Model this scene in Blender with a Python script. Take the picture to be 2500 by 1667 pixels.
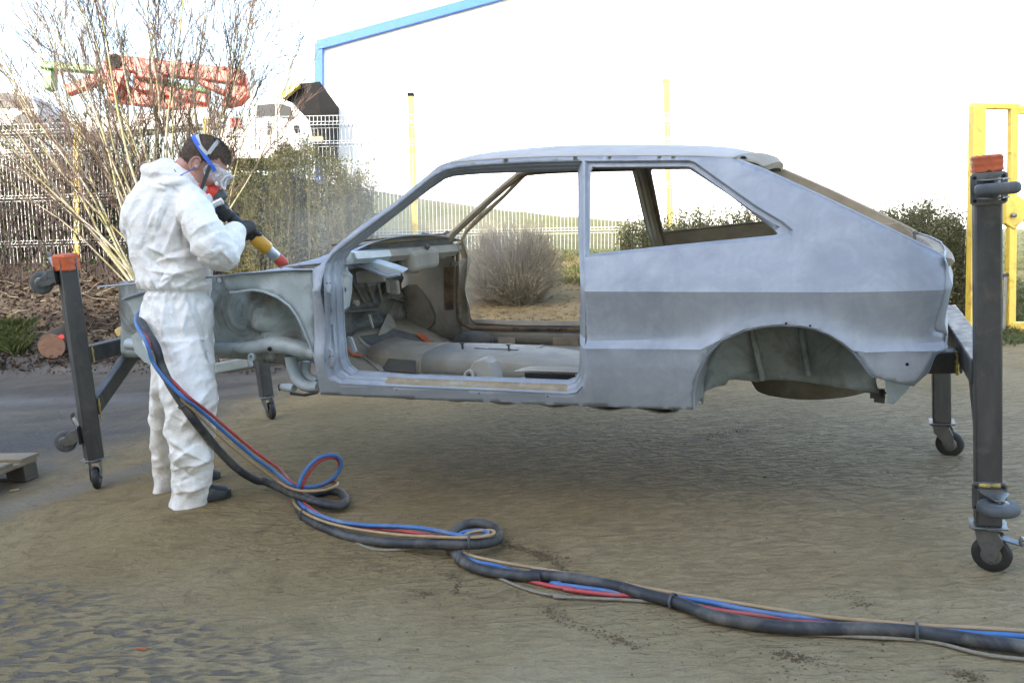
import bpy, bmesh, math, random
import numpy as np
from mathutils import Vector, Matrix, noise
from mathutils.geometry import delaunay_2d_cdt

for o in list(bpy.data.objects): bpy.data.objects.remove(o)
random.seed(7)
SC = bpy.context.scene
COL = SC.collection
V = Vector
# ------------------------------------------------------------------ camera
C0 = V((2.70936, -3.99369, 1.37073)); YAW, PIT, ROL, FPX = -.391591, -.158822, -.0918505, 2074.58
_f = V((math.sin(YAW)*math.cos(PIT), math.cos(YAW)*math.cos(PIT), math.sin(PIT)))
_r0 = V((math.cos(YAW), -math.sin(YAW), 0)); _u0 = _r0.cross(_f)
_r = _r0*math.cos(ROL)+_u0*math.sin(ROL); _u = _u0*math.cos(ROL)-_r0*math.sin(ROL)
cam = bpy.data.cameras.new('camera'); camo = bpy.data.objects.new('camera', cam); COL.objects.link(camo)
M = Matrix(((_r.x, _u.x, -_f.x, C0.x), (_r.y, _u.y, -_f.y, C0.y), (_r.z, _u.z, -_f.z, C0.z), (0, 0, 0, 1)))
camo.matrix_world = M
cam.sensor_width = 36; cam.lens = FPX/2500*36; cam.clip_end = 5000; cam.clip_start = .05
SC.camera = camo
# ------------------------------------------------------------------ sky, sun, exposure
SUN_EL, SUN_AZ = math.radians(26), math.radians(190)     # azimuth clockwise from +Y: from behind the camera
# the yard slopes, so the true vertical leans a little against the yard's own axes
def _ray(x, y): return _f+_r*((x-1250)/FPX)-_u*((y-833.5)/FPX)
UPV = (_ray(2500, 548).cross(_ray(0, 570))).normalized()
if UPV.z < 0: UPV = -UPV
TILT = UPV.rotation_difference(V((0, 0, 1)))
w = bpy.data.worlds.new('World'); SC.world = w; w.use_nodes = True
nt = w.node_tree; sky = nt.nodes.new('ShaderNodeTexSky'); sky.sky_type = 'NISHITA'; sky.sun_disc = False
sky.sun_elevation = SUN_EL; sky.sun_rotation = SUN_AZ; sky.dust_density = 2.4; sky.air_density = 1.1; sky.ozone_density = .7
bg = nt.nodes['Background']; bg.inputs[1].default_value = .15; nt.links.new(sky.outputs[0], bg.inputs[0])
_tc = nt.nodes.new('ShaderNodeTexCoord'); _mp = nt.nodes.new('ShaderNodeMapping'); _mp.inputs['Rotation'].default_value = TILT.to_euler()
nt.links.new(_tc.outputs['Generated'], _mp.inputs[0]); nt.links.new(_mp.outputs[0], sky.inputs[0])
sl = bpy.data.lights.new('sun', 'SUN'); sl.energy = 2.1; sl.angle = math.radians(.53); sl.color = (1, .93, .82)
so = bpy.data.objects.new('sun', sl); COL.objects.link(so)
sd = V((math.sin(SUN_AZ)*math.cos(SUN_EL), math.cos(SUN_AZ)*math.cos(SUN_EL), math.sin(SUN_EL)))
sd = TILT.inverted() @ sd
so.rotation_euler = sd.to_track_quat('Z', 'Y').to_euler(); so.location = sd*60
vs = SC.view_settings; vs.view_transform = 'Standard'; vs.look = 'None'; vs.gamma = 1; vs.exposure = 2.3
SC.cycles.max_bounces = 6; SC.cycles.diffuse_bounces = 3; SC.cycles.glossy_bounces = 3; SC.cycles.transmission_bounces = 6
SC.cycles.volume_bounces = 0; SC.cycles.transparent_max_bounces = 12; SC.cycles.use_denoising = True

def ray(x, y): return _f+_r*((x-1250)/FPX)-_u*((y-833.5)/FPX)
def at_z(x, y, z=0.):
    d = ray(x, y); return C0+d*((z-C0.z)/d.z)
def at_y(x, y, Y):
    d = ray(x, y); return C0+d*((Y-C0.y)/d.y)
def at_x(x, y, X):
    d = ray(x, y); return C0+d*((X-C0.x)/d.x)
def at_d(x, y, D): return C0+ray(x, y)*D
def depth(P): return (P-C0).dot(_f)
def frame(ox, oy, s): return lambda x, y: (ox+x/s, oy+y/s)
Z1, Z2, Z3, Z4 = frame(0, 0, 2.6133), frame(0, 550, 2.24), frame(500, 550, 3.485), frame(800, 550, 3.409)
Z5, Z6, Z7, Z8 = frame(1350, 330, 3.0154), frame(1650, 600, 2.767), frame(1750, 330, 2.9587), frame(250, 300, 3.484)
G1, G2, G3, G4 = frame(2250, 350, 2.852), frame(2200, 1000, 3.483), frame(0, 1050, 2.5411), frame(650, 1050, 3.136)
G5, G6, G7, G8 = frame(1300, 1200, 1.96), frame(800, 380, 3.618), frame(400, 300, 4.125), frame(0, 580, 2.34)

# ------------------------------------------------------------------ materials
def lin(c): return tuple(((v/12.92) if v <= .04045 else ((v+.055)/1.055)**2.4) for v in c)
class NT:
    def __init__(s, name):
        s.m = bpy.data.materials.new(name); s.m.use_nodes = True; s.t = s.m.node_tree
        s.b = s.t.nodes['Principled BSDF']; s._co = None
    def n(s, typ, **k):
        nd = s.t.nodes.new(typ)
        for a, v in k.items():
            if a.startswith('i_'):
                key = a[2:]; key = int(key) if key.isdigit() else key.replace('_', ' ')
                if hasattr(v, 'is_linked') or hasattr(v, 'links'): s.t.links.new(v, nd.inputs[key])
                else: nd.inputs[key].default_value = v
            else: setattr(nd, a, v)
        return nd
    def link(s, a, b): s.t.links.new(a, b)
    def co(s, scale=None, which='Object'):
        if s._co is None: s._co = s.n('ShaderNodeTexCoord')
        o = s._co.outputs[which]
        if scale is not None:
            mp = s.n('ShaderNodeMapping'); mp.inputs['Scale'].default_value = scale; s.link(o, mp.inputs[0]); o = mp.outputs[0]
        return o
    def noise(s, sc=5., det=4., rough=.55, vec=None, dist=0.):
        return s.n('ShaderNodeTexNoise', i_Vector=vec or s.co(), i_Scale=sc, i_Detail=det, i_Roughness=rough, i_Distortion=dist).outputs['Fac']
    def ramp(s, fac, stops):
        r = s.n('ShaderNodeValToRGB'); s.link(fac, r.inputs[0]); e = r.color_ramp.elements
        while len(e) < len(stops): e.new(.5)
        for el, (p, c) in zip(e, stops):
            el.position = p; el.color = (c, c, c, 1) if not hasattr(c, '__len__') else (*c[:3], 1)
        return r.outputs[0]
    def mix(s, f, a, b, mode='MIX'):
        m = s.n('ShaderNodeMix', data_type='RGBA', blend_type=mode)
        for sock, v in ((m.inputs[0], f), (m.inputs[6], a), (m.inputs[7], b)):
            if hasattr(v, 'links'): s.link(v, sock)
            elif hasattr(v, '__len__'): sock.default_value = (*v[:3], 1)
            else: sock.default_value = v
        return m.outputs[2]
    def math(s, op, a, b=0.):
        m = s.n('ShaderNodeMath', operation=op)
        for sock, v in ((m.inputs[0], a), (m.inputs[1], b)):
            if hasattr(v, 'links'): s.link(v, sock)
            else: sock.default_value = v
        return m.outputs[0]
    def bump(s, h, st=.3, d=.01, prev=None):
        b = s.n('ShaderNodeBump', i_Strength=st, i_Distance=d, i_Height=h)
        if prev: s.link(prev, b.inputs['Normal'])
        return b.outputs[0]
    def set(s, col=None, rough=None, metal=None, normal=None, **k):
        for key, v in (('Base Color', col), ('Roughness', rough), ('Metallic', metal), ('Normal', normal), *((a.replace('_', ' '), b) for a, b in k.items())):
            if v is None: continue
            i = s.b.inputs[key]
            if hasattr(v, 'links'): s.link(v, i)
            elif hasattr(v, '__len__'): i.default_value = (*v[:3], 1)
            else: i.default_value = v
        return s.m
DIM = dict(dusty_primer=.8, dusty_brown_paint=.8, pale_floor_paint=.85, dark_sound_deadening=.75, dusty_dark_floor=.8, sand_in_sill=.8, rusty_seam=.8, zinc_plate=.45, grey_rubber=.85, white_coated_wire=.9,
           hose_stem=.8, black_blast_hose=.8, blue_air_hose=.85, red_air_hose=.85, tan_hose=.8, beige_braided_cord=.8, hedge_stem=.8, bramble_stem=.75, birch_twig=.8, dusty_twig=.75, red_boom_paint=.8, green_boom_paint=.8,
           pallet_wood=.58, wet_pallet_wood=.55, cut_log_end=.75, log_bark=.8, fresh_split_wood=.8, orange_tape=.75, dusty_orange_tape=.8, white_truck_paint=.85, skin=.85, short_brown_hair=.9, soil_crumb=.8)
def plain(name, col, rough=.6, metal=0., var=.25, sc=8., bump=.15, bsc=60., bd=.004, dirt=None, dsc=4., dthr=(.5, .7), **k):
    t = NT(name); k_ = DIM.get(name, 1.); col = tuple(c*k_ for c in col); dirt = tuple(c*k_ for c in dirt) if dirt else None; a = tuple(c*(1-var) for c in col); b = tuple(min(1, c*(1+var)) for c in col)
    c = t.ramp(t.noise(sc, 5, .6), [(.3, a), (.7, b)])
    if dirt: c = t.mix(t.ramp(t.noise(dsc, 6, .65, dist=.6), [(dthr[0], 0), (dthr[1], 1)]), c, dirt)
    r = t.ramp(t.noise(sc*2.3, 4), [(.3, max(0, rough-.12)), (.7, min(1, rough+.12))])
    return t.set(c, r, metal, t.bump(t.noise(bsc, 4), bump, bd), **k)
MAT = {}
# bare shot-blasted steel: matte blue-grey with soft blotches
t = NT('blasted_steel')
c = t.ramp(t.noise(7, 6, .66, dist=.8), [(.28, (.265, .290, .332)), (.5, (.322, .349, .392)), (.72, (.378, .404, .445))])
c = t.mix(t.ramp(t.noise(2.3, 5, .7, dist=1.2), [(.48, 0.), (.68, .6)]), c, (.238, .266, .300))
c = t.mix(t.ramp(t.noise(26, 6, .7), [(.55, 0.), (.72, .25)]), c, (.38, .37, .35))
c = t.mix(t.ramp(t.noise(5, 3, .6, t.co((9, 1, .7)), .4), [(.5, 0.), (.72, .3)]), c, (.25, .285, .325))
c = t.mix(t.ramp(t.noise(75, 5, .7), [(.70, 0.), (.76, .55)]), c, (.16, .11, .075))
c = t.mix(t.ramp(t.noise(130, 4, .7, t.co((1, 1, 3))), [(.30, .35), (.40, 0.)]), c, (.22, .245, .275))
t.set(c, t.ramp(t.noise(11, 4), [(.3, .46), (.7, .72)]), .25, t.bump(t.noise(320, 3), .16, .002)); MAT['steel'] = t.m
# the old pale paint of the engine bay
t = NT('engine_bay_paint')
c = t.ramp(t.noise(9, 5, .6, dist=.4), [(.3, (.32, .38, .395)), (.7, (.43, .49, .505))])
c = t.mix(t.ramp(t.noise(5.5, 7, .72, dist=1.3), [(.56, 0.), (.74, .75)]), c, (.10, .085, .065))
c = t.mix(t.ramp(t.noise(31, 5, .7), [(.6, 0.), (.75, .5)]), c, (.16, .15, .13))
t.set(c, .5, .1, t.bump(t.noise(60, 5), .25, .004)); MAT['bay'] = t.m
# same paint, sprayed with oily grime inside the wheel arches
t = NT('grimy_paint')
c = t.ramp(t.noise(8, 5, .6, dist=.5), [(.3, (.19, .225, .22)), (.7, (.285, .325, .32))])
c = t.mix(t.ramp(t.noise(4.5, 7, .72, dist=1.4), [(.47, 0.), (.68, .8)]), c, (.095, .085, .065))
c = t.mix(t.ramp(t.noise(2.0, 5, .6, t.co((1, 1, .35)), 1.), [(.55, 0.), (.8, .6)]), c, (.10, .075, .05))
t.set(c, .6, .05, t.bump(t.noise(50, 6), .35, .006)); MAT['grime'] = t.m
t = NT('greasy_bay_paint')
c = t.ramp(t.noise(8, 5, .6, dist=.5), [(.3, (.29, .345, .35)), (.7, (.40, .455, .455))])
c = t.mix(t.ramp(t.noise(3.5, 7, .72, dist=1.4), [(.46, 0.), (.66, .85)]), c, (.115, .095, .07))
c = t.mix(t.ramp(t.noise(24, 5, .7), [(.6, 0.), (.75, .5)]), c, (.10, .08, .055))
t.set(c, .55, .05, t.bump(t.noise(50, 6), .3, .005)); MAT['baygrime'] = t.m
MAT['beige'] = plain('dusty_primer', (.37, .335, .27), .8, 0, .16, 7, .2, 90, .002, (.27, .235, .18), 5, (.52, .72))
MAT['tan'] = plain('dusty_brown_paint', (.31, .255, .175), .7, 0, .22, 6, .2, 80, .003, (.44, .39, .30), 4, (.5, .75))
MAT['pale'] = plain('pale_floor_paint', (.36, .35, .305), .65, 0, .12, 7, .15, 90, .002, (.30, .27, .21), 5, (.52, .75))
MAT['deaden'] = plain('dark_sound_deadening', (.125, .122, .112), .85, 0, .35, 9, .4, 45, .006, (.17, .15, .115), 6, (.5, .68))
MAT['olive'] = plain('dusty_dark_floor', (.17, .152, .112), .85, 0, .3, 8, .3, 60, .004, (.25, .225, .17), 5, (.5, .7))
MAT['dustsand'] = plain('sand_in_sill', (.34, .275, .175), .95, 0, .2, 20, .4, 200, .003, (.42, .40, .36), 9, (.55, .7))
MAT['rust'] = plain('rusty_seam', (.19, .115, .055), .9, .1, .35, 18, .4, 90, .004, (.05, .038, .026), 12, (.5, .65))
MAT['black'] = plain('black_hole', (.008, .008, .008), .9, 0, .1)
t = NT('stand_steel')
c = t.ramp(t.noise(4, 6, .65, t.co((3, 3, 1)), .6), [(.3, (.060, .060, .061)), (.7, (.112, .110, .106))])
c = t.mix(t.ramp(t.noise(9, 6, .7, dist=1.), [(.55, 0.), (.75, .5)]), c, (.20, .18, .145))
t.set(c, t.ramp(t.noise(6, 5, .6, t.co((4, 4, .6))), [(.3, .34), (.7, .6)]), .55, t.bump(t.noise(150, 4), .1, .002)); MAT['stand'] = t.m
MAT['weld'] = plain('weld_bead', (.42, .33, .11), .5, .4, .4, 60, .6, 200, .004)
MAT['zinc'] = plain('zinc_plate', (.46, .47, .46), .38, .75, .16, 20, .1, 120, .002, (.22, .20, .16), 9, (.55, .75))
MAT['rubber'] = plain('grey_rubber', (.085, .092, .098), .7, 0, .25, 14, .25, 120, .002, (.17, .155, .12), 8, (.55, .75))
MAT['tyre'] = plain('black_rubber', (.02, .02, .02), .6, 0, .3, 14, .25, 120, .002, (.09, .08, .06), 9, (.58, .75))
MAT['orange'] = plain('orange_tape', (.70, .135, .035), .55, 0, .16, 10, .5, 40, .006)
MAT['orangedirty'] = plain('dusty_orange_tape', (.52, .115, .04), .6, 0, .25, 10, .5, 40, .006, (.30, .2, .12), 9, (.5, .7))
MAT['chalk'] = plain('chalk_white', (.75, .75, .75), .8)
t = NT('dusty_roof')
c = t.ramp(t.noise(6, 6, .6, dist=.5), [(.3, (.40, .37, .335)), (.7, (.50, .47, .43))])
t.set(c, .7, .1, t.bump(t.noise(200, 3), .1, .002)); MAT['roof'] = t.m

t = NT('grimy_bulkhead')
c = t.ramp(t.noise(5, 6, .68, dist=1.2), [(.35, (.045, .045, .042)), (.5, (.10, .098, .085)), (.7, (.21, .185, .135))])
t.set(c, .85, 0, t.bump(t.noise(40, 5), .4, .006)); MAT['bulkhead'] = t.m
# ------------------------------------------------------------------ mesh tools
class MB:
    def __init__(s): s.v = []; s.f = []; s.mi = []
    def add(s, vs, fs, m=0):
        k = len(s.v); s.v += [V(p) for p in vs]; s.f += [tuple(i+k for i in f) for f in fs]; s.mi += [m]*len(fs); return s
    def box(s, c, size, rot=None, m=0):
        c = V(c); h = [q/2 for q in size]
        ps = [V((x*h[0], y*h[1], z*h[2])) for x in (-1, 1) for y in (-1, 1) for z in (-1, 1)]
        if rot is not None: ps = [rot @ p for p in ps]
        return s.add([c+p for p in ps], [(0, 1, 3, 2), (4, 6, 7, 5), (0, 4, 5, 1), (2, 3, 7, 6), (0, 2, 6, 4), (1, 5, 7, 3)], m)
    def bar(s, a, b, wd, ht, up=(0, 0, 1), m=0):
        a, b = V(a), V(b); d = (b-a).normalized(); sx = d.cross(V(up)).normalized(); u = sx.cross(d)
        ps = [p+sx*x*wd/2+u*y*ht/2 for p in (a, b) for x, y in ((-1, -1), (1, -1), (1, 1), (-1, 1))]
        return s.add(ps, [(3, 2, 1, 0), (4, 5, 6, 7), (0, 1, 5, 4), (1, 2, 6, 5), (2, 3, 7, 6), (3, 0, 4, 7)], m)
    def tube(s, pts, r, n=8, caps=True, up=None, flat=1., m=0):
        pts = [V(p) for p in pts]; N = len(pts); rs = [r]*N if not hasattr(r, '__len__') else list(r)
        T = [(pts[min(i+1, N-1)]-pts[max(i-1, 0)]).normalized() for i in range(N)]
        nn = V(up) if up is not None else (V((0, 0, 1)) if abs(T[0].z) < .9 else V((1, 0, 0)))
        vs = []
        for i in range(N):
            nn = (nn-T[i]*nn.dot(T[i])); nn = nn.normalized() if nn.length > 1e-6 else T[i].orthogonal().normalized()
            bb = T[i].cross(nn)
            for k in range(n):
                a = 2*math.pi*k/n; vs.append(pts[i]+(nn*math.cos(a)*flat+bb*math.sin(a))*rs[i])
        fs = [(i*n+k, i*n+(k+1) % n, (i+1)*n+(k+1) % n, (i+1)*n+k) for i in range(N-1) for k in range(n)]
        if caps: fs += [tuple(range(n))[::-1], tuple(range((N-1)*n, N*n))]
        return s.add(vs, fs, m)
    def lathe(s, o, ax, prof, n=20, m=0):
        o, ax = V(o), V(ax).normalized(); x = ax.orthogonal().normalized(); y = ax.cross(x); K = len(prof)
        vs = [o+ax*t_+(x*math.cos(2*math.pi*k/n)+y*math.sin(2*math.pi*k/n))*r_ for r_, t_ in prof for k in range(n)]
        fs = [(i*n+k, i*n+(k+1) % n, (i+1)*n+(k+1) % n, (i+1)*n+k) for i in range(K-1) for k in range(n)]
        if prof[0][0] > 1e-5: fs.append(tuple(range(n))[::-1])
        if prof[-1][0] > 1e-5: fs.append(tuple(range((K-1)*n, K*n)))
        return s.add(vs, fs, m)
    def loft(s, loops, closed=True, cap0=False, cap1=False, m=0):
        n = len(loops[0]); vs = [p for l in loops for p in l]
        fs = [(i*n+k, i*n+(k+1) % n, (i+1)*n+(k+1) % n, (i+1)*n+k) for i in range(len(loops)-1) for k in range(n if closed else n-1)]
        if cap0: fs.append(tuple(range(n))[::-1])
        if cap1: fs.append(tuple(range((len(loops)-1)*n, len(loops)*n)))
        return s.add(vs, fs, m)
    def prism(s, poly, off, m=0):
        off = V(off); poly = [V(p) for p in poly]; n = len(poly)
        return s.add(poly+[p+off for p in poly], [tuple(range(n))[::-1], tuple(range(n, 2*n))]+[(k, (k+1) % n, n+(k+1) % n, n+k) for k in range(n)], m)
    def ball(s, c, rad, n=16, k=10, rot=None, m=0):
        c = V(c); vs = []
        for i in range(k+1):
            th = math.pi*i/k
            for j in range(n):
                ph = 2*math.pi*j/n; p = V((rad[0]*math.sin(th)*math.cos(ph), rad[1]*math.sin(th)*math.sin(ph), rad[2]*math.cos(th)))
                vs.append(c+(rot @ p if rot is not None else p))
        return s.add(vs, [(i*n+j, (i+1)*n+j, (i+1)*n+(j+1) % n, i*n+(j+1) % n) for i in range(k) for j in range(n)], m)
    def build(s, name, mat, parent=None, smooth=35, bevel=0, solid=0, seg=2, kind=None, label=None):
        org = V(parent['_o']) if parent is not None and '_o' in parent else V((0, 0, 0))
        me = bpy.data.meshes.new(name); me.from_pydata([p-org for p in s.v], [], s.f)
        mats = mat if isinstance(mat, (list, tuple)) else [mat]
        for q in mats: me.materials.append(MAT[q] if isinstance(q, str) else q)
        if len(mats) > 1: me.polygons.foreach_set('material_index', s.mi)
        if smooth:
            bm = bmesh.new(); bm.from_mesh(me); bmesh.ops.recalc_face_normals(bm, faces=bm.faces)
            a = math.radians(smooth)
            for f in bm.faces: f.smooth = True
            for e in bm.edges:
                if len(e.link_faces) == 2 and e.calc_face_angle(0) > a: e.smooth = False
            bm.to_mesh(me); bm.free()
        me.update()
        o = bpy.data.objects.new(name, me); COL.objects.link(o)
        if parent is not None:
            o.parent = parent; o['_o'] = tuple(org)
        if solid:
            q = o.modifiers.new('Solidify', 'SOLIDIFY'); q.thickness = solid; q.offset = 0
        if bevel:
            q = o.modifiers.new('Bevel', 'BEVEL'); q.width = bevel; q.segments = seg; q.limit_method = 'ANGLE'; q.angle_limit = math.radians(40)
        if kind: o['kind'] = kind
        if label: o['label'] = label
        return o
def thing(name, label, cat, loc=(0, 0, 0), group=None):
    o = bpy.data.objects.new(name, None); COL.objects.link(o); o.location = loc; o['_o'] = tuple(loc)
    o.empty_display_size = .1; o['label'] = label; o['category'] = cat
    if group: o['group'] = group
    return o
def tag(o, label, cat, group=None):
    o['label'] = label; o['category'] = cat
    if group: o['group'] = group
    return o
def structure(o): o['kind'] = 'structure'; return o
def smoothpath(pts, n=6):
    pts = [V(p) for p in pts]; out = []
    for i in range(len(pts)-1):
        p0, p1, p2, p3 = pts[max(i-1, 0)], pts[i], pts[i+1], pts[min(i+2, len(pts)-1)]
        for k in range(n):
            t_ = k/n; out.append(.5*((2*p1)+(p2-p0)*t_+(2*p0-5*p1+4*p2-p3)*t_*t_+(3*p1-p0-3*p2+p3)*t_**3))
    return out+[pts[-1]]
def resample(pts, n, closed=False):
    pts = [V(p) for p in pts]
    if closed: pts = pts+[pts[0]]
    L = [0.]
    for a, b in zip(pts, pts[1:]): L.append(L[-1]+(b-a).length)
    out = []; j = 0; m = n if closed else n-1
    for k in range(n):
        t_ = L[-1]*k/m
        while j < len(L)-2 and L[j+1] < t_: j += 1
        q = (t_-L[j])/max(1e-9, L[j+1]-L[j]); out.append(pts[j].lerp(pts[j+1], min(1, q)))
    return out
def remesh(mb, voxel, smooth=6):
    me = bpy.data.meshes.new('tmp'); me.from_pydata(mb.v, [], mb.f); o = bpy.data.objects.new('tmp', me); COL.objects.link(o)
    q = o.modifiers.new('r', 'REMESH'); q.mode = 'VOXEL'; q.voxel_size = voxel
    if smooth: q = o.modifiers.new('s', 'SMOOTH'); q.factor = .5; q.iterations = smooth
    dg = bpy.context.evaluated_depsgraph_get(); ev = o.evaluated_get(dg); m2 = ev.to_mesh()
    out = MB(); out.v = [p.co.copy() for p in m2.vertices]; out.f = [tuple(p.vertices) for p in m2.polygons]; out.mi = [0]*len(out.f)
    nr = [p.normal.copy() for p in m2.vertices]
    ev.to_mesh_clear(); bpy.data.objects.remove(o); bpy.data.meshes.remove(me)
    return out, nr

# ------------------------------------------------------------------ terrain
CTRL = []
for x in np.arange(-5, 6.1, 1.6):
    for y in np.arange(-9, 3.1, 1.6): CTRL.append((x, y, 0.))
def cpt(px, py, D): p = at_d(px, py, D); CTRL.append((p.x, p.y, p.z))
FENCE = [(-420, 664, 12.6), (0, 652, 12.4), (420, 640, 12.3), (760, 634, 12.3), (1000, 628, 12.4), (1320, 622, 12.6), (1640, 614, 12.8), (1980, 640, 11.2)]
for q in FENCE: cpt(*q)
for q in [(-400, 905, 10.3), (0, 890, 10.2), (200, 878, 10.2), (420, 868, 10.2), (100, 760, 11.2), (400, 750, 11.3), (700, 730, 11.5), (-300, 770, 11.3),
          (800, 800, 9.2), (1050, 790, 8.9), (1300, 775, 9.0), (1300, 690, 11.4), (1500, 690, 11.3), (1050, 700, 11.3), (1700, 720, 10.4), (2150, 770, 8.6),
          (2440, 822, 7.75), (2700, 800, 7.9), (2600, 700, 11), (2440, 690, 11.5), (2900, 700, 12), (2440, 590, 22), (3000, 600, 22), (1400, 585, 22), (1900, 590, 20), (1000, 585, 24),
          (100, 470, 24), (600, 425, 26), (-400, 480, 24), (740, 440, 30), (300, 430, 32), (760, 470, 40)]: cpt(*q)
for D in (45, 110, 300, 700):
    for px in (-4000, -2200, -900, 0, 600, 1200, 1900, 2600, 3500, 5000, 7000): cpt(px, 552 if D > 50 else 556, D)
CT = np.array(CTRL)
def _ph(r2): return np.sqrt(r2+.35)
_A = _ph(((CT[:, None, :2]-CT[None, :, :2])**2).sum(-1))
_Wt = np.linalg.solve(_A+np.eye(len(CT))*1e-4, CT[:, 2])
PB = C0+(at_z(480, 1222)-C0)*.95            # where the person stands
def terr_np(xy):
    out = np.empty(len(xy))
    for i in range(0, len(xy), 4000):
        q = xy[i:i+4000]; out[i:i+4000] = _ph(((q[:, None, :]-CT[None, :, :2])**2).sum(-1)) @ _Wt
    near = np.clip((np.hypot(xy[:, 0]-.6, xy[:, 1]+.5)-4.6)/1.6, 0, 1); near = near*near*(3-2*near)
    out *= near
    d2 = (xy[:, 0]-PB.x)**2+(xy[:, 1]-PB.y)**2
    return out+PB.z*np.exp(-d2/(2*.30**2))
def terr(x, y): return float(terr_np(np.array([[x, y]]))[0])
def on_ground(px, py):
    d = ray(px, py); t_ = .5
    while t_ < 400:
        p = C0+d*t_
        if p.z < terr(p.x, p.y): break
        t_ *= 1.01
    a, b = t_/1.01, t_
    for _ in range(12):
        m = (a+b)/2; p = C0+d*m
        if p.z < terr(p.x, p.y): b = m
        else: a = m
    return C0+d*b

def axis_lines(lo, hi, step, far, gr):
    L = list(np.arange(lo, hi+1e-6, step)); s = step
    while L[-1] < far: s *= gr; L.append(L[-1]+s)
    s = step
    while L[0] > -far: s *= gr; L.insert(0, L[0]-s)
    return np.array(L)
xs = axis_lines(-8.5, 6.5, .075, 1500, 1.09); ys = axis_lines(-4, 12.5, .075, 1500, 1.09)
gx, gy = np.meshgrid(xs, ys); xy = np.stack([gx.ravel(), gy.ravel()], 1)
gz = terr_np(xy)
# small real relief: sand drifts in the yard, clods on the bank
dst = np.hypot(xy[:, 0]-C0.x, xy[:, 1]-C0.y)
def proj_np(P):
    d = P-np.array(C0); zz = d @ np.array(_f); zz = np.where(zz < .2, .2, zz)
    return 1250+FPX*(d @ np.array(_r))/zz, 833.5-FPX*(d @ np.array(_u))/zz
nz = np.zeros(len(xy)); lit = np.zeros(len(xy)); gra = np.zeros(len(xy)); asp = np.zeros(len(xy)); wet = np.zeros(len(xy))
# zone masks are laid out on the ground in metres
def sst(e0, e1, x): q = np.clip((x-e0)/(e1-e0), 0, 1); return q*q*(3-2*q)
X_, Y_ = xy[:, 0], xy[:, 1]
def seg_side(ax, ay, bx, by): return ((bx-ax)*(Y_-ay)-(by-ay)*(X_-ax))/math.hypot(bx-ax, by-ay)   # >0 left of a->b
b0, b1, b2 = on_ground(-300, 905), on_ground(420, 862), on_ground(800, 800)
bank = sst(-.15, .5, seg_side(b0.x, b0.y, b1.x, b1.y))*sst(-.2, .6, np.maximum(seg_side(b1.x, b1.y, b2.x, b2.y), -1)*1+0)
k0, k1 = on_ground(980, 700), on_ground(980, 800)
bank *= 1-sst(-.6, .8, -seg_side(k1.x, k1.y, k0.x, k0.y))
g0, g1, g2 = on_ground(900, 705), on_ground(1700, 700), on_ground(2330, 790)
grs = sst(-.3, .5, seg_side(g0.x, g0.y, g1.x, g1.y))
grs = np.maximum(grs, sst(.0, .6, seg_side(g1.x, g1.y, g2.x, g2.y)))*sst(-.4, .5, seg_side(g1.x, g1.y, g2.x, g2.y)+.0)
f0, f1 = at_d(*FENCE[0]), at_d(*FENCE[3])
grs = np.maximum(grs, sst(.3, 1.2, seg_side(f0.x, f0.y, f1.x, f1.y)))
grs = np.maximum(grs, sst(24, 30, dst))
lit[:] = bank*(1-grs); gra[:] = grs
a0, a1 = on_ground(0, 1300), on_ground(760, 1000)
asp[:] = sst(-.5, 1.7, seg_side(a0.x, a0.y, a1.x, a1.y))*(1-bank)*(1-grs)*sst(-.5, 1.2, -(X_-(-.6)))
c1 = on_ground(250, 1640)
c2_ = on_ground(20, 1480)
asp2 = np.maximum(np.exp(-(((X_-c1.x)/.75)**2+((Y_-c1.y)/.40)**2)), .9*np.exp(-(((X_-c2_.x)/.55)**2+((Y_-c2_.y)/.3)**2)))
wet[:] = asp2
idx = np.where(dst < 40)[0]
for i in idx:
    p = V((X_[i]*1.7, Y_[i]*1.7, .3)); a = noise.fractal(p, 1., 2., 4)
    nz[i] = .010*a
    if lit[i] > .02: nz[i] += lit[i]*(.07*noise.fractal(p*2.2, .8, 2., 4)+.05*noise.noise(p*.8))
    if gra[i] > .02: nz[i] += gra[i]*.05*noise.fractal(p*1.3, .9, 2., 3)
gz = gz+nz
nx, ny = len(xs), len(ys)
me = bpy.data.meshes.new('ground')
me.from_pydata(np.column_stack([xy, gz]).tolist(), [], [(j*nx+i, j*nx+i+1, (j+1)*nx+i+1, (j+1)*nx+i) for j in range(ny-1) for i in range(nx-1)])
at_ = me.color_attributes.new('zones', 'FLOAT_COLOR', 'POINT')
at_.data.foreach_set('color', np.column_stack([gra, lit, asp, wet]).ravel())
def seg_gauss(a, b, wd):
    ax_, ay_, bx_, by_ = a.x, a.y, b.x, b.y; l2 = (bx_-ax_)**2+(by_-ay_)**2; q = np.clip(((X_-ax_)*(bx_-ax_)+(Y_-ay_)*(by_-ay_))/l2, 0, 1)
    return np.exp(-(((X_-ax_-q*(bx_-ax_))**2+(Y_-ay_-q*(by_-ay_))**2)/wd**2))
film = np.maximum(seg_gauss(at_z(-250, 985), at_z(330, 975), .17), seg_gauss(at_z(-60, 1265), at_z(470, 1105), .13))
film = np.maximum(film, .6*seg_gauss(at_z(-100, 900), at_z(420, 885), .35))
rp = .9*np.exp(-(((X_-1.7)/2.6)**2+((Y_-.4)/1.6)**2))  # ripple mask around the car, also carries painted shade below it
bright_sand = np.clip(np.exp(-(((X_-3.3)/1.3)**2+((Y_-.2)/2.2)**2))+.75*np.exp(-(((X_-1.9)/1.7)**2+((Y_+2.1)/.6)**2)), 0, 1)  # paler sand; the right patch stands in for stronger light there
at2 = me.color_attributes.new('films', 'FLOAT_COLOR', 'POINT')
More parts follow.
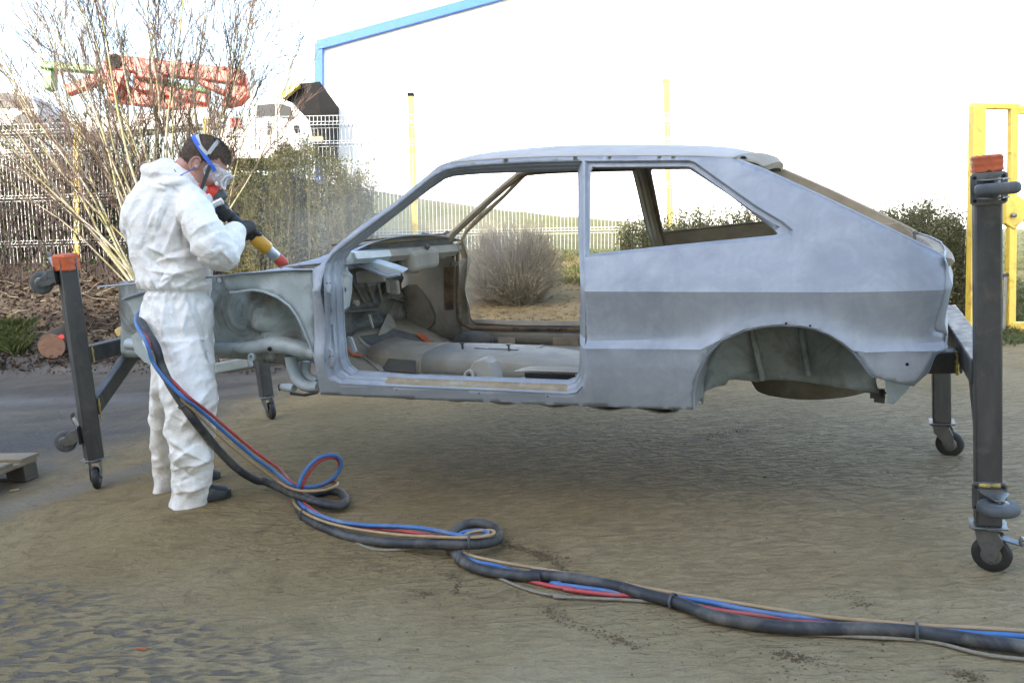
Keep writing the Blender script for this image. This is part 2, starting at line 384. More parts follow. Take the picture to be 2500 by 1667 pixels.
at2.data.foreach_set('color', np.column_stack([film, np.clip(rp, 0, 1), bright_sand, film*0]).ravel())
me.polygons.foreach_set('use_smooth', [True]*len(me.polygons))
ground = structure(bpy.data.objects.new('ground', me)); COL.objects.link(ground)
t = NT('yard_ground')
zn = t.n('ShaderNodeVertexColor', layer_name='zones'); sp = t.n('ShaderNodeSeparateColor'); t.link(zn.outputs[0], sp.inputs[0])
z2 = t.n('ShaderNodeVertexColor', layer_name='films'); sp2 = t.n('ShaderNodeSeparateColor'); t.link(z2.outputs[0], sp2.inputs[0])
def rco(sx, sy):
    mp = t.n('ShaderNodeMapping'); mp.inputs['Rotation'].default_value = (0, 0, YAW+.12); mp.inputs['Scale'].default_value = (1, 1, 1); t.link(t.co(), mp.inputs[0])
    m2 = t.n('ShaderNodeMapping'); m2.inputs['Scale'].default_value = (sx, sy, 1); t.link(mp.outputs[0], m2.inputs[0]); return m2.outputs[0]
nA = t.noise(1.3, 6, .62, dist=.6); nB = t.noise(14, 5, .65); nC = t.noise(90, 4, .7); nD = t.noise(420, 2, .6)
sand = t.ramp(nA, [(.28, (.210, .145, .060)), (.5, (.268, .193, .088)), (.72, (.325, .245, .130))])
sand = t.mix(t.ramp(nB, [(.35, .45), (.7, 0.)]), sand, (.200, .138, .056))
sand = t.mix(t.ramp(t.noise(3.1, 7, .74, dist=1.9), [(.53, 0.), (.64, .6)]), sand, (.125, .083, .034))
sand = t.mix(t.ramp(t.noise(7.5, 6, .7, rco(1, 2.6), 1.2), [(.54, 0.), (.66, .5)]), sand, (.140, .094, .040))
sand = t.mix(t.ramp(nC, [(.30, .5), (.45, 0.)]), sand, (.10, .084, .058))
sand = t.mix(t.ramp(t.noise(24, 6, .75, dist=2.2), [(.60, 0.), (.70, .55)]), sand, (.115, .080, .042))
sand = t.mix(t.ramp(t.noise(170, 3, .7), [(.36, .4), (.5, 0.)]), sand, (.13, .094, .05))
sand = t.mix(t.ramp(nD, [(.62, 0.), (.75, .4)]), sand, (.46, .42, .34))
brightf = t.math('MULTIPLY', sp2.outputs[2], t.ramp(nA, [(.25, .45), (.6, 1.)]))
sand = t.mix(t.math('MULTIPLY', brightf, .75), sand, t.mix(nC, (.285, .232, .140), (.375, .318, .210)))  # brighter light at the right side painted in as paler sand
# dark asphalt, thinly veiled with the same dust
tar = t.ramp(t.noise(60, 4, .7), [(.35, (.050, .044, .037)), (.7, (.082, .073, .062))])
tar = t.mix(t.ramp(t.noise(1.1, 5, .6, rco(.4, 1.6), .5), [(.42, 0.), (.66, .8)]), tar, (.130, .113, .086))
tar = t.mix(t.ramp(t.noise(.8, 3, .6, rco(.3, 1.)), [(.4, 0.), (.7, .5)]), tar, (.042, .037, .032))
aspf = t.math('ADD', sp.outputs[2], t.math('MULTIPLY', t.math('SUBTRACT', t.noise(2.1, 6, .68, dist=1.), .5), 1.1))
aspf = t.ramp(aspf, [(.2, 0.), (.95, 1.)])
col = t.mix(aspf, sand, tar)
flm = t.math('MULTIPLY', sp2.outputs[0], t.ramp(t.noise(2.2, 4, .6, rco(.6, 2.)), [(.2, .55), (.7, 1.)]))
col = t.mix(t.math('MULTIPLY', flm, .6), col, (.17, .162, .155))
# ripples where the blast has scoured the sand down to the wet asphalt
rip = t.noise(14, 1.2, .4, rco(.85, 2.4), .6)
rf = t.math('MULTIPLY', t.ramp(rip, [(.46, 0.), (.64, 1.)]), t.ramp(t.math('ADD', zn.outputs[1], t.math('MULTIPLY', t.math('SUBTRACT', nA, .5), 1.)), [(.22, 0.), (.6, 1.)]))
col = t.mix(t.math('MULTIPLY', rf, .75), col, (.066, .058, .054))
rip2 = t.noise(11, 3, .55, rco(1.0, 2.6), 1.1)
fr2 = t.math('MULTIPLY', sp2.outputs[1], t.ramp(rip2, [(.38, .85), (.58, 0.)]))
col = t.mix(fr2, col, (.120, .084, .042))  # ripple troughs, darkened around the car partly to deepen its shade
# leaf litter
lt = t.ramp(t.noise(34, 5, .75, dist=.8), [(.3, (.02, .015, .011)), (.5, (.056, .042, .032)), (.72, (.11, .085, .064))])
lf = t.ramp(t.math('ADD', sp.outputs[1], t.math('MULTIPLY', t.math('SUBTRACT', nB, .5), .9)), [(.35, 0.), (.6, 1.)])
col = t.mix(lf, col, lt)
gr = t.ramp(t.noise(5, 6, .7), [(.3, (.062, .072, .022)), (.55, (.11, .118, .040)), (.75, (.165, .145, .075))])
gr = t.mix(t.ramp(t.noise(.35, 4, .6), [(.45, 0.), (.65, .7)]), gr, (.17, .142, .092))
gf = t.ramp(t.math('ADD', sp.outputs[0], t.math('MULTIPLY', t.math('SUBTRACT', nB, .5), .9)), [(.35, 0.), (.65, 1.)])
col = t.mix(gf, col, gr)
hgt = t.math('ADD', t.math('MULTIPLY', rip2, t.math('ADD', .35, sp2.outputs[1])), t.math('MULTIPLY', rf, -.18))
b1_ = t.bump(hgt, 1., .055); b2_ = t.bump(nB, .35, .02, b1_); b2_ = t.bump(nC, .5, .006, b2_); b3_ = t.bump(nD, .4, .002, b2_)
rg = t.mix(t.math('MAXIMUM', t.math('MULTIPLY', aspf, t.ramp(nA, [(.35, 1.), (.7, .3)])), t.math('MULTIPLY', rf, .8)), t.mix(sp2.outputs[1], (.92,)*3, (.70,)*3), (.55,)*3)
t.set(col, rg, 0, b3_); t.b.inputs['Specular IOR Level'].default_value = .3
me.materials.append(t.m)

import bisect
_xl, _yl, _G = xs.tolist(), ys.tolist(), gz.reshape(len(ys), len(xs)).tolist()
def terr(x, y):
    i = min(max(bisect.bisect(_xl, x)-1, 0), len(_xl)-2); j = min(max(bisect.bisect(_yl, y)-1, 0), len(_yl)-2)
    a = (x-_xl[i])/(_xl[i+1]-_xl[i]); b = (y-_yl[j])/(_yl[j+1]-_yl[j]); r0, r1 = _G[j], _G[j+1]
    return (r0[i]*(1-a)+r0[i+1]*a)*(1-b)+(r1[i]*(1-a)+r1[i+1]*a)*b
def on_ground(px, py):
    d = ray(px, py); dx, dy, dz = d; cx_, cy_, cz_ = C0; t_ = 1.5
    while t_ < 400:
        if cz_+dz*t_ < terr(cx_+dx*t_, cy_+dy*t_): break
        t_ *= 1.03
    a, b = t_/1.03, t_
    for _ in range(9):
        m = (a+b)/2
        if cz_+dz*m < terr(cx_+dx*m, cy_+dy*m): b = m
        else: a = m
    return C0+d*b
# ------------------------------------------------------------------ the stripped car shell
rnd_ = random.uniform
ZC, CP = .3353, .0506
def hh(X, Z): return Z-ZC+CP*(X-1.2)
def zz(X, h): return h+ZC-CP*(X-1.2)
def lerp_tab(tab, x):
    if x <= tab[0][0]: return tab[0][1]
    for (a, b), (c, d) in zip(tab, tab[1:]):
        if x <= c: return b+(d-b)*(x-a)/(c-a)
    return tab[-1][1]
UP = [(.38, .752), (.46, .757), (.58, .776), (.7, .801), (.76, .775), (.84, .735), (1.0, .664), (1.1, .618), (1.2, .570), (1.3, .52)]
LOW = [(.15, .735), (.21, .752), (.30, .776), (.40, .795), (.5, .799), (.7, .799)]
LEDGE = None
def taper(X): return 1-.55*max(0, X-2.55)**2*.9-.02*max(0, .9-X)**2
def seg_d(p, a, b):
    ab = (b[0]-a[0], b[1]-a[1]); l2 = ab[0]**2+ab[1]**2; t_ = max(0, min(1, ((p[0]-a[0])*ab[0]+(p[1]-a[1])*ab[1])/max(l2, 1e-12)))
    return math.hypot(p[0]-a[0]-ab[0]*t_, p[1]-a[1]-ab[1]*t_)
def base_y(X, Z):
    h = hh(X, Z)
    if LEDGE is None or X < 1.55:
        k = max(0, min(1, (h-.36)/.2)); k = k*k*(3-2*k); return -(lerp_tab(LOW, h)*(1-k)+lerp_tab(UP, h)*k)*taper(X)
    lz = lerp_tab(LEDGE, X); lowy = lerp_tab(LOW, h)
    if Z < lz: return -lowy*taper(X)
    d = min(seg_d((X, Z), a, b) for a, b in zip(LEDGE, LEDGE[1:]) if a[0]-.25 < X < b[0]+.25)
    k = math.exp(-(d/(.017+.030*math.exp(-((X-2.46)/.34)**4)))**1.3); up = lerp_tab(UP, h)
    return -(up+(max(up, lowy+.004)-up)*k)*taper(X)
def onside(px, py, off=0.):
    Y = -.75
    for _ in range(14):
        p = at_y(px, py, Y); Y = .5*Y+.5*(base_y(p.x, p.z)+off)
    return V((p.x, Y, p.z))
lp = [onside(1395, 848), onside(1560, 849), onside(1712, 850)]
ARCH = [(1693, 999), (1691, 961), (1699, 918), (1722, 867), (1758, 831), (1813, 806), (1867, 795), (1910, 792), (1957, 795), (1993, 802), (2029, 817), (2058, 835), (2084, 856), (2105, 882), (2123, 907), (2134, 920)]
lp += [onside(px, py-4) for px, py in ARCH[4:13]]+[onside(2112, 856), onside(2200, 854), onside(2316, 853)]
LEDGE = [(p.x, p.z) for p in lp]
LEDGE = [(LEDGE[0][0]-.4, LEDGE[0][1]+CP*.4)]+LEDGE+[(LEDGE[-1][0]+.3, LEDGE[-1][1])]
def densify(pts, step):
    out = []
    for a, b in zip(pts, pts[1:]+pts[:1]):
        n = max(1, int(math.dist(a, b)/step))
        out += [(a[0]+(b[0]-a[0])*k/n, a[1]+(b[1]-a[1])*k/n) for k in range(n)]
    return out
def inside_np(P, poly):
    x, y = P[:, 0], P[:, 1]; r = np.zeros(len(P), bool)
    for (x0, y0), (x1, y1) in zip(poly, poly[1:]+poly[:1]):
        c = (y0 > y) != (y1 > y); r ^= c & (x < (x1-x0)*(y-y0)/((y1-y0) or 1e-12)+x0)
    return r
def dist_np(P, poly, closed=True):
    d = np.full(len(P), 9.); L = list(zip(poly, poly[1:]+(poly[:1] if closed else [])))
    if not closed: L = list(zip(poly, poly[1:]))
    for a, b in L:
        ab = np.array(b)-np.array(a); l2 = max(ab @ ab, 1e-12); t_ = np.clip(((P-np.array(a)) @ ab)/l2, 0, 1)
        d = np.minimum(d, np.hypot(*(P-np.array(a)-t_[:, None]*ab).T))
    return d
def sheet(outer, holes, step, lines=(), opens=()):
    """triangulated 2-D sheet with holes -> points, faces"""
    o2 = densify(outer, step); hs = [densify(h, step) for h in holes]; ls = [densify(l, step) for l in lines]
    A = np.array(outer); lo, hi = A.min(0), A.max(0)
    g = np.array([(x+(.5*step if j % 2 else 0), y) for j, y in enumerate(np.arange(lo[1], hi[1], step*.87)) for x in np.arange(lo[0], hi[0], step)])
    m = inside_np(g, o2) & (dist_np(g, outer) > .45*step)
    for h in holes: m &= ~inside_np(g, h) & (dist_np(g, h) > .45*step)
    for l in lines: m &= dist_np(g, l) > .4*step
    pts = []; ed = []
    for L in [o2]+hs+ls:
        k = len(pts); pts += L; ed += [(k+i, k+(i+1) % len(L)) for i in range(len(L))]
    for l in opens:
        m &= dist_np(g, l, False) > .4*step
    for l in opens:
        L = densify(l, step)[:-max(1, int(math.dist(l[-1], l[0])/step))]+[l[-1]]; L = [tuple(q) for q in L]
        k = len(pts); pts += L; ed += [(k+i, k+i+1) for i in range(len(L)-1)]
    pts += [tuple(p) for p in g[m]]
    vo, _, fo, *_r_ = delaunay_2d_cdt([V((p[0], p[1])) for p in pts], ed, [], 0, 1e-5)
    vo = np.array([(p.x, p.y) for p in vo]); cen = np.array([vo[list(f)].mean(0) for f in fo])
    keep = inside_np(cen, o2)
    for h in hs: keep &= ~inside_np(cen, h)
    return vo, [tuple(f) for f, k in zip(fo, keep) if k]
def XZ(pts): return [(p.x, p.z) for p in pts]
OUTER = [(783, 963), (772, 900), (768, 800), (765, 700), (764, 656), (781, 648), (816, 604), (882, 550), (966, 493), (1040, 432), (1062, 413), (1076, 405), (1104, 398), (1187, 391), (1308, 385), (1426, 383), (1600, 382), (1784, 385),
         (1796, 390), (1867, 418), (1939, 451), (2000, 479), (2139, 546), (2291, 620), (2304, 629), (2309, 645), (2308, 672), (2305, 708), (2292, 755), (2280, 800), (2284, 810), (2311, 813), (2310, 851), (2279, 866), (2264, 907), (2225, 942), (2170, 930)]
OUTER += ARCH[::-1]+[(1450, 992), (1146, 980), (856, 966)]
DOOR = [(790, 668), (793, 780), (795, 894), (804, 920), (830, 936), (1000, 944), (1200, 952), (1385, 961), (1408, 957), (1423, 940), (1429, 905), (1428, 700), (1424, 640), (1422, 560), (1422, 440), (1421, 394), (1300, 397), (1190, 403), (1120, 409), (1090, 415), (1060, 430), (1022, 460), (966, 505), (880, 569), (815, 619), (797, 642)]
RECESS = [(1428, 393), (1682, 391), (1698, 396), (1765, 444), (1847, 502), (1914, 542), (1937, 562), (1934, 577), (1910, 582), (1660, 606), (1429, 630)]
QWIN = [(1441, 621), (1444, 418), (1450, 411), (1665, 410), (1682, 413), (1715, 433), (1781, 476), (1900, 570), (1894, 574), (1660, 597), (1450, 619)]
oX, dX, rX, qX = [XZ([onside(*p) for p in L]) for L in (OUTER, DOOR, RECESS, QWIN)]
qX = XZ([onside(*p, off=.024) for p in QWIN])
def inset(poly, d):
    c = np.mean(poly, 0); out = []
    n = len(poly); ar = sum(a[0]*b[1]-b[0]*a[1] for a, b in zip(poly, poly[1:]+poly[:1])); sg = 1 if ar > 0 else -1
    for i in range(n):
        a, b, e = poly[i-1], poly[i], poly[(i+1) % n]
        n1 = V((-(b[1]-a[1]), b[0]-a[0])).normalized()*sg; n2 = V((-(e[1]-b[1]), e[0]-b[0])).normalized()*sg
        nn = (n1+n2); nn = nn.normalized()*(d/max(.5, nn.normalized().dot(n1))) if nn.length > 1e-6 else n1*d
        out.append((b[0]+nn.x, b[1]+nn.y))
    return out
rX2 = inset(rX, .010); rX3 = inset(rX, .024)
cre = [(x, zz(x, .7)) for x in (1.705, 2.2, 2.6, 2.8, 3.0)]
led = [q for q in LEDGE[1:-1]]
vo, fo = sheet(oX, [dX, qX], .018, [rX, rX2, rX3], [cre, led])
din = np.where(inside_np(vo, rX), dist_np(vo, rX), 0.)
rec = .017*np.clip(din/.010, 0, 1)+.012*np.clip((din-.024)/.007, 0, 1)
crease_d = np.array([hh(x, z)-.7 for x, z in vo])
sidev = [V((x, base_y(x, z)+r, z)) for (x, z), r in zip(vo, rec)]
CAR = thing('car_shell', 'stripped bare metal two door hatchback shell held up between two rolling stands', 'car', (1.2, 0, 0))
mb = MB().add(sidev, fo); near_side = mb.build('side_panel', 'steel', CAR, 28, solid=.004, label='bare blasted grey side panel with quarter window and rear wheel arch')
mb = MB().add([V((p.x, -p.y, p.z)) for p in sidev], [f[::-1] for f in fo]); mb.build('side_panel', 'tan', CAR, 28, solid=.004, label='dusty brown inner face of the far side')
# door aperture: stepped pressing from the outer skin to the inner flange
DOORIN = [(835, 668), (840, 790), (847, 871), (855, 890), (872, 904), (1000, 914), (1200, 921), (1385, 928), (1404, 921), (1412, 905), (1415, 880), (1417, 700), (1414, 640), (1411, 550), (1411, 440), (1410, 417), (1300, 420), (1190, 424), (1143, 427), (1105, 431), (1085, 438), (1050, 462), (1002, 498), (920, 562), (858, 610), (842, 635)]
NL = 200
def dres(px, off):
    out = []
    for a, b in zip(px, px[1:]+px[:1]):
        for k in range(8): out.append(onside(a[0]+(b[0]-a[0])*k/8, a[1]+(b[1]-a[1])*k/8, off))
    return out
L0, L1 = dres(DOOR, 0.), dres(DOORIN, .095)
PROF = [(0, 0), (.04, .14), (.12, .2), (.36, .24), (.42, .52), (.55, .6), (.74, .62), (.8, .9), (.9, 1.), (1., 1.), (1.02, 1.06)]
rings = []
for s_, d_ in PROF:
    rings.append([V((a.x+(b.x-a.x)*s_, a.y+(b.y-a.y)*d_, a.z+(b.z-a.z)*s_)) for a, b in zip(L0, L1)])
mb = MB().loft(rings); nn_ = len(rings[0])
for b_i in range(2, 6):
    for k in range(4*8+5, 7*8): mb.mi[b_i*nn_+k] = 1
mb.build('door_frame', ['steel', 'dustsand'], CAR, 30, label='stepped bare metal frame round the empty door opening')
MB().loft([[V((p.x, -p.y, p.z)) for p in r] for r in rings]).build('door_frame', 'tan', CAR, 30, label='rusty brown far door opening frame')
# bright ridge along the sill
MB().tube([p+V((0, -.003, .001)) for p in [L0[i] for i in range(3*8+4, 9*8)]], .0035, 6).build('sill_ridge', 'steel', CAR)
for px, py in [Z4(380, 1237), Z4(850, 1247), Z4(1345, 1268), Z4(1625, 1272), Z4(1785, 1288)]:
    p = at_y(px, py, -.672); MB().box(p, (.024, .012, .006)).build('clip', 'steel', CAR, bevel=.002)
# screw holes round the quarter window and in the sill
for q in [Z5(305, 202), Z5(573, 197), Z5(867, 198), Z5(240, 323), Z5(232, 551), Z5(229, 800), Z5(1245, 350), Z5(1690, 688), Z6(745, 524), Z6(907, 541), Z6(1562, 799), Z6(917, 846), Z4(575, 1367), Z4(1260, 1395), Z4(1832, 1420)]:
    p = onside(*q, off=.022 if q[1] < 640 else 0)
    if q == Z6(917, 846): continue
    p = V((p.x, p.y-.004, p.z)); MB().lathe(p+V((0, .006, 0)), (0, -1, .1), [(.0045, 0), (.0045, .004), (.003, .0045)], 10).build('screw_hole', 'black', CAR)
# --- roof
g_px = [(1064, 414), (1078, 406), (1104, 399), (1187, 392), (1308, 386), (1426, 384), (1600, 383), (1700, 384), (1790, 388)]
gut = resample([onside(*p) for p in g_px], 40)
secs = []
NY = 32
for i, g in enumerate(gut):
    t_ = i/39; row = []
    for k in range(NY+1):
        s_ = k/NY*2-1; q = 1-abs(s_)**2.6
        bow = -.075*(1-s_*s_)*(1-t_)**6+.035*(1-s_*s_)*t_**6
        row.append(V((g.x+bow, g.y*-s_ if False else g.y*(-s_)*-1*1, 0)))
        row[-1].y = g.y*(-s_); row[-1].z = g.z+.004+q*(.034+.026*math.sin(math.pi*(.12+.80*t_)))*(1-.55*(max(0, .12-t_)/.12)**1.5)-.018*(max(0, t_-.9)/.1)**2*q
    secs.append(row)
MB().loft(secs, closed=False).build('roof_panel', 'roof', CAR, 40, solid=.006)
# drip gutter with the shadow gap below it
for sg in (-1, 1):
    pth = [V((p.x, sg*abs(p.y), p.z)) for p in gut]
    mb = MB(); n_ = []
    prof = [(0, .004), (-.014, .006), (-.016, -.002), (-.002, -.004), (.004, -.010)]
    loops = [[p+V((0, -sg*-o_[0]*1, o_[1])) for p in pth] for o_ in prof]
    mb.loft(loops, closed=False).build('drip_rail', 'steel' if sg < 0 else 'tan', CAR, 30, solid=.003)
# windscreen header and rear roof lip
def cross(px, sub, sub2, rad, name, mat, bow=0., n=14, yk=.97):
    p = onside(*px); pts = []
    for k in range(n+1):
        s_ = k/n*2-1; pts.append(V((p.x+sub+bow*(1-s_*s_), abs(p.y)*yk*s_, p.z+sub2+.045*(1-abs(s_)**2.4))))
    return MB().tube(pts, rad, 8, up=(0, 0, 1), flat=.55).build(name, mat, CAR)
cross((1080, 408), .0, -.01, .03, 'windscreen_header', 'tan', -.07)
p = onside(1788, 388)
lipp = [(-.03, -.012), (.005, -.004), (.045, -.002), (.08, -.010), (.10, -.03), (.09, -.055), (.06, -.06)]
rows = []
for dx, dz in lipp:
    row = []
    for k in range(25):
        s_ = k/24*2-1; e = 1-abs(s_)**8
        row.append(V((p.x+dx+.03*(1-s_*s_), p.y*-s_*.985, p.z+dz*(.25+.75*e)-dx*.25+.036*(1-abs(s_)**2.4))))
    rows.append(row)
MB().loft(rows, closed=False).build('roof_lip', 'tan', CAR, 35, solid=.004)
MB().lathe(onside(1812, 393)+V((0, .03, .004)), (.2, -1, .2), [(.016, -.04), (.018, 0), (.015, .003), (.012, -.02), (.0, -.022)], 18).build('hinge_recess', 'steel', CAR)
# --- hatch opening gutters
edge = resample([onside(*p) for p in [(1800, 392), (1867, 418), (1939, 451), (2000, 479), (2139, 546), (2291, 620), (2303, 629)]], 30)
for sg in (-1, 1):
    pr_ = [(0, 0), (.010, .006), (.020, .0), (.024, -.04), (.062, -.052), (.085, -.045), (.090, -.075)]
    loops = [[V((p.x+q[1]*.35, sg*(abs(p.y)-q[0]), p.z+q[1])) for p in edge] for q in pr_]
    MB().loft(loops, closed=False).build('hatch_gutter', 'steel' if sg < 0 else 'tan', CAR, 30, solid=.004)
    q = [V((p.x-.05, sg*(abs(p.y)-.10), p.z-.07)) for p in edge[2:-2]]
    MB().tube(q, .03, 8, flat=.7).build('hatch_rail', 'tan', CAR)
# --- tail panel
SIL = [(2304, 628), (2313, 647), (2316, 669), (2325, 701), (2320, 710), (2313, 745), (2305, 785), (2309, 804), (2312, 815), (2308, 835), (2311, 851), (2281, 866), (2266, 907), (2228, 942)]
SED = [(2303, 629), (2308, 646), (2308, 672), (2305, 708), (2293, 752), (2280, 798), (2283, 808), (2310, 813), (2308, 835), (2310, 851), (2279, 866), (2264, 907), (2225, 942)]
sed = resample([onside(*p, off=.001) for p in SED], 40); sil = resample([at_y(*p, -.70) for p in SIL], 40)
mid = [a.lerp(b, .5)+V((.004, 0, 0)) for a, b in zip(sed, sil)]
def mir(L): return [V((p.x, -p.y, p.z)) for p in L]
cen_ = [V((p.x+.035, -.35, p.z)) for p in sil]; c0_ = [V((p.x+.05, 0, p.z)) for p in sil]
MB().loft([sed, mid, sil, cen_, c0_, mir(cen_), mir(sil), mir(mid), mir(sed)], closed=False).build('tail_panel', 'steel', CAR, 25, solid=.004)
# strip across the top of the tail (hatch landing)
MB().tube([V((sil[1].x+.03*(1-s*s), .64*s, sil[1].z-.012)) for s in np.linspace(-1, 1, 12)], .035, 8, flat=.5).build('hatch_landing', 'tan', CAR)
p = at_y(*Z7(1270, 650), .55); MB().prism([at_y(*Z7(*q), .52) for q in [(1190, 645), (1320, 630), (1400, 700), (1440, 760), (1330, 720)]], (0, .02, 0)).build('latch_bracket', 'tan', CAR, bevel=.003)
MB().bar(at_y(*Z7(1425, 690), .3), at_y(*Z7(1430, 760), .3), .012, .012).build('latch_striker', 'zinc', CAR)
# indicator dent in the lower rear corner
pp_ = [onside(*Z6(*q), off=-.0015) for q in [(1462, 762), (1600, 757), (1640, 765), (1655, 790), (1640, 812), (1480, 806), (1465, 790)]]
MB().prism(pp_, (0, .004, 0)).build('lamp_pocket', 'steel', CAR, bevel=.003)
MB().lathe(onside(*Z6(1562, 799))+V((0, .004, 0)), (0, -1, 0), [(.006, 0), (.006, .008), (.0, .0082)], 10).build('bolt_hole', 'black', CAR)
# --- rear wheel housing
arch = resample([onside(*p) for p in ARCH], 60)
ac = V((sum(p.x for p in arch)/60, 0, min(p.z for p in arch)))
def tub(Y, k): return [V((ac.x+(p.x-ac.x)*k, Y, ac.z+(p.z-ac.z)*k)) for p in arch]
lip = [V((p.x, p.y+.004, p.z)) for p in arch]
MB().loft([arch, [p+V((0, -.004, -.003)) for p in arch], [V((ac.x+(p.x-ac.x)*.975, p.y+.006, ac.z+(p.z-ac.z)*.975)) for p in arch], [V((ac.x+(p.x-ac.x)*.985, p.y+.02, ac.z+(p.z-ac.z)*.985)) for p in arch], tub(-.62, 1.0), tub(-.50, .985)], closed=False).build('wheel_arch_lip', ['steel'], CAR, 30)
WLOW = [(2134, 952), (2060, 944), (1990, 935), (1940, 930), (1862, 928), (1850, 934), (1800, 926), (1780, 926), (1772, 938), (1750, 941), (1725, 950), (1708, 966), (1699, 982)]
wl = [at_y(*p, -.50) for p in WLOW]; wl[-1].x = arch[0].x; wl[0].x = arch[-1].x+.02
poly = XZ(tub(-.50, .985))+XZ(wl)
vo2, fo2 = sheet(poly, [], .03)
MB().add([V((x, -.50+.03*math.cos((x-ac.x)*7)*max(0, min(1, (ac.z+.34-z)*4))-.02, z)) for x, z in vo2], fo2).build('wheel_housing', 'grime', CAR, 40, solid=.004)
for (q0, q1) in ((Z6(508, 548), Z6(590, 912)), (Z6(845, 545), Z6(897, 878))):
    MB().bar(at_y(*q0, -.515), at_y(*q1, -.53), .022, .03, up=(0, 1, 0)).build('housing_rib', 'grime', CAR, bevel=.006)
wb = at_y(1985, 958, -.05); wb = V((wb.x, wb.y, wb.z))
MB().lathe(wb, (0, 0, 1), [(.0, .012), (.20, .016), (.25, .03), (.265, .06), (.27, .16)], 32).build('spare_wheel_well', 'olive', CAR, 40)
MB().prism([at_y(*Z6(*q), -.60) for q in [(1408, 908), (1500, 930), (1588, 945), (1560, 985), (1468, 1072), (1432, 1062)]], (.0, .10, 0)).build('towing_bracket', 'bay', CAR, bevel=.004)
for a, b in (((1262, 962), (1330, 968)), ((1338, 965), (1340, 1028)), ((1340, 1028), (1412, 1038)), ((1370, 985), (1410, 1010)), ((1338, 990), (1412, 992))):
    MB().bar(at_y(*Z6(*a), -.45), at_y(*Z6(*b), -.45), .012, .03).build('bracket_tab', 'stand', CAR)
# --- floor, tunnel, far sill
def hz(X, y, h): return V((X, y, zz(X, h)))
XF, XR = .40, 2.02
fl = [[hz(XF+(XR-XF)*i/40, -.66+1.32*k/30, .185+.010*math.sin(i*1.1)*(abs(k-15) > 5)+.006*(k % 3 == 0)) for k in range(31)] for i in range(41)]
MB().loft(fl, closed=False).build('floor_pan', 'tan', CAR, 40, solid=.004)
TP = [(-.21, .185), (-.185, .262), (-.165, .282), (-.14, .290), (.0, .296), (.14, .290), (.165, .282), (.185, .262), (.21, .185)]
def tun(X, k): return [hz(X, q[0]*(1.0), .185+(q[1]-.185)*k) for q in TP]
MB().loft([tun(.30, 1.25), tun(.42, 1.05), tun(.50, 1.0), tun(.615, 1.0)], closed=False).build('transmission_tunnel', 'tan', CAR, 25, solid=.004, label='dark dusty front end of the floor tunnel')
MB().loft([tun(.62, 1.02), tun(.9, 1.04), tun(1.15, 1.0), tun(1.3, .86), tun(1.5, .62), tun(1.75, .5), tun(2.0, .5)], closed=False).build('transmission_tunnel', 'pale', CAR, 25, solid=.004, label='pale painted rear part of the floor tunnel')
fl = [[hz(.62+1.38*i/20, -.645+.43*k/10, .198+.005*(k in (3, 4, 7))) for k in range(11)] for i in range(21)]
MB().loft(fl, closed=False).build('floor_panel', 'pale', CAR, 20, solid=.004)
fl = [[hz(.62+1.38*i/20, .215+.42*k/10, .198+.005*(k in (3, 4, 7))) for k in range(11)] for i in range(21)]
MB().loft(fl, closed=False).build('floor_panel', 'beige', CAR, 20, solid=.004)
for k in range(3): MB().bar(hz(.70+.12*k, -.60, .205), hz(.66+.12*k, -.26, .205), .02, .012).build('floor_rib', 'pale', CAR, bevel=.005)
for k in range(4): MB().bar(hz(.46+.045*k, .24, .20+.0*k), hz(.42+.045*k, .58, .20), .018, .012).build('floor_rib', 'olive', CAR, bevel=.005)
MB().tube([hz(.62, y_, h_+.003) for y_, h_ in TP], .004, 6).build('tunnel_seam', 'beige', CAR)
MB().prism([hz(.40, -.214, .20), hz(.60, -.214, .20), hz(.60, -.198, .262), hz(.44, -.198, .268)], (0, -.006, .001)).build('tunnel_mat', 'deaden', CAR, 20, bevel=.003)
bf = [[hz(2.0+.98*i/10, -.42+.84*k/8, .41+.010*(i % 2)) for k in range(9)] for i in range(11)]
MB().loft(bf, closed=False).build('boot_floor', 'olive', CAR, 40, solid=.004)
MB().loft([[hz(2.0, y_, h_) for y_ in (-.64, 0, .64)] for h_ in (.185, .42)], closed=False).build('heelboard', 'tan', CAR, 40, solid=.004)
# handbrake slot and studs on the tunnel
MB().bar(hz(.86, -.02, .300), hz(1.10, -.02, .297), .035, .010).build('tunnel_slot', 'stand', CAR, bevel=.003)
for X in (.80, 1.06): MB().lathe(hz(X, -.05, .295), (0, 0, 1), [(.006, 0), (.006, .03), (.012, .032), (.012, .038)], 8).build('stud', 'stand', CAR)
# seat brackets
for (qx, Y, nm) in ((Z4(1290, 1100), -.42, 'near'), (Z4(1735, 1005), .10, 'far')):
    c_ = at_y(*qx, Y)
    prof = [(-.09, -.12), (-.085, -.09), (-.025, -.008), (.025, .0), (.055, -.022), (.07, -.075), (.08, -.12)]
    loops = [[V((c_.x+a, Y+s, c_.z+b)) for a, b in prof] for s in (-.05, -.045, .045, .05)]
    o = MB().loft(loops, closed=True, cap0=True, cap1=True).build('seat_mount', 'pale', CAR, 40, bevel=.006)
    MB().lathe(V((c_.x-.05, Y-.055, c_.z-.075)), (-.2, -1, .3), [(.030, 0), (.030, .008), (.020, .010), (.016, .002), (.0, .001)], 20).build('bolt_boss', 'pale', o)
    MB().lathe(V((c_.x-.05, Y-.060, c_.z-.073)), (-.2, -1, .3), [(.010, 0), (.010, .004), (.0, .0045)], 10).build('bolt_hole', 'black', o)
